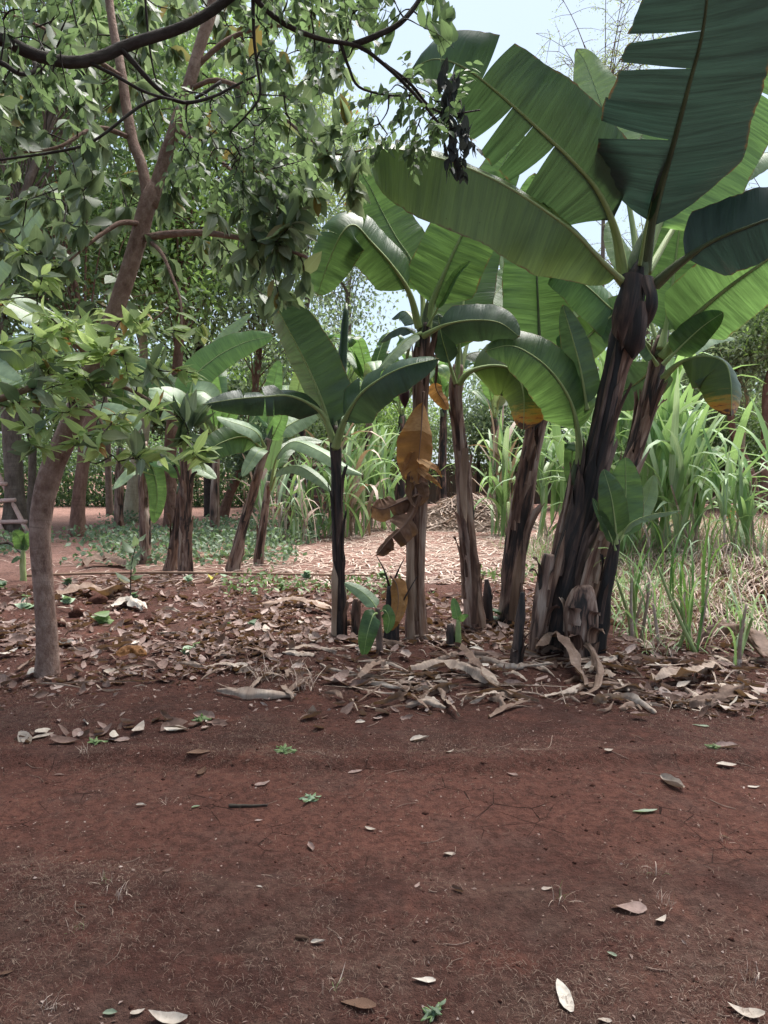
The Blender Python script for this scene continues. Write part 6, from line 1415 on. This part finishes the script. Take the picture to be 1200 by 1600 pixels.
for x, y, n, s, m, lab in [(40, 950, 5, .16, 'weed_pale', 'broad pale leaved weed at the left edge of the litter'), (105, 945, 6, .13, 'weed_pale', 'weed with grey green leaves just right of the forked trunk'), (107, 914, 7, .12, 'cover', 'weed behind the long thin stick right of the forked trunk'), (210, 938, 9, .1, 'cover', 'bushy weed at the foot of the tall seedling'), (162, 974, 6, .15, 'weed', 'broad leaved weed in the middle of the left litter'),
    (292, 1022, 7, .09, 'weed_pale', 'weed with small leaves left of the turned soil'), (296, 912, 4, .12, 'weed_pale', 'pale two-leaved weed left of the yellow heart leaf'), (349, 908, 3, .12, 'weed_pale', 'pale weed right of the yellow heart leaf'), (397, 932, 4, .12, 'weed_pale', 'whitish weed right of centre-left clods'), (440, 920, 10, .09, 'weed', 'bright green fern-like weed among clods'), (357, 982, 7, .06, 'weed', 'tiny weed cluster left of the blue green weed'), (395, 983, 5, .09, 'cover', 'dark blue green weed in the middle litter'),
    (308, 1017, 5, .1, 'weed', 'green weed beside the small-leaved weed'), (315, 1126, 12, .035, 'weed', 'little green tuft at the end of the leaf row'), (443, 1176, 10, .04, 'weed', 'small green sprig on the dark soil'), (485, 1251, 6, .035, 'weed_pale', 'tiny pale rosette on the track'), (150, 1162, 8, .035, 'weed', 'green sprig in the leaf row at left'), (598, 905, 12, .12, 'weed', 'bright yellow green weed behind the cut stump'), (480, 905, 8, .14, 'weed_pale', 'creeping pale weed by the long stick, left of the slim stem'),
    (1115, 1170, 6, .03, 'weed', 'green sprig beside the pinkish flat leaf'), (678, 1588, 7, .03, 'cover', 'grey green sprig at the bottom centre'), (3, 920, 7, .14, 'cover', 'weed at the extreme left edge'), (1000, 905, 8, .14, 'weed', 'broad leaved weed behind the round-leaved sucker'), (775, 975, 4, .18, 'cover', 'grey green weed between the brown stem and the black stump')]:
    weed(lab, x, y, n, s, m, h=s * .8)
yw = empty('yellow_weed', Gz(330, 910), 'weed with a yellow heart-shaped leaf by the long stick', 'weed', 'weeds in the leaf litter')
g = Gz(330, 910)
M['heart'] = foliage('yellow_leaf', (.42, .36, .06), (.55, .48, .12), (.5, .45, .1), .25)
for k, (dx, tilt) in enumerate(((-.05, .3), (.06, -.2))):
    d, s, nr = frames(np.array([[.3 if k else -.3, -.6, .5]]), np.array([[0, -.6, .8]]))
    put('leaf', leaf_protos('heart', 1, .5, (.1, .2))[0], yw, g + (dx, 0, .12), quat(d[0], s[0], nr[0]), .14)
    V, Fc, PU = tube(spline([g, g + (dx, 0, .12)], 4)[0], .003, 4); mesh('stem', V, Fc, M['weed'], yw, PU)
# tall seedling with drooping leaves
g = Gz(204, 946); sd_ = empty('seedling', g, 'tall thin seedling with drooping leaves right of the forked trunk', 'seedling')
s, _ = spline([g, P(204, 915, g[1]), P(206, 880, g[1]), P(214, 845, g[1])], 12); V, Fc, PU = tube(s, np.linspace(.008, .004, 12), 6); mesh('stem', V, Fc, M['twig'], sd_, PU)
pr = leaf_protos('avo', 4, .26)
for k in range(14):
    a = k * 2.4; p = s[int(4 + (k % 8))]
    d, sv, nr = frames(np.array([[math.cos(a), math.sin(a) * .7, R.uniform(-.7, .3)]]), np.array([[0, -.4, 1.]])); put('leaf', pr[k % 4], sd_, p, quat(d[0], sv[0], nr[0]), R.uniform(.13, .22))
# grass tufts on the front soil
for k, (x, y, h, n, lab) in enumerate([(168, 1378, 20, 26, 'green and tan grass tuft at left on the soil'), (190, 1402, 22, 24, 'dry grass tuft right below the left green tuft'), (120, 1452, 18, 22, 'grass tuft at the lower left'), (135, 1182, 14, 20, 'dry grass tuft under the leaf row'), (515, 1545, 28, 14, 'thin curved grass sprig at the bottom centre'), (1022, 1368, 26, 12, 'thin grass sprig at right on the soil'), (1133, 1312, 14, 8, 'little green grass sprig at the right'), (1040, 1412, 20, 26, 'dry grass tuft above the crumpled pale leaf'), (875, 1408, 26, 18, 'grass tuft near the long curled leaf'), (105, 1105, 20, 26, 'dry grass tuft before the forked trunk'), (260, 1255, 12, 18, 'grass tuft left of the dark stick'), (80, 1575, 22, 24, 'grass tuft at the bottom left corner'), (1175, 1530, 26, 24, 'dry grass tuft at the lower right edge'), (410, 1060, 30, 40, 'nest-like mound of fine dry grass before the clods'), (465, 1075, 34, 44, 'larger nest-like mound of dry grass left of the slim stem')]):
    clump(lab, x, y, y - h * 1.4, n, .03 if k < 13 else .12, ['straw', 'weed', 'straw'] if k in (0, 2, 4, 5, 6, 8) else ['straw'], 0, 'grass tufts on the front soil', 'grass_tuft', 'grass', PROT_S, .75, (.5, 1.2))
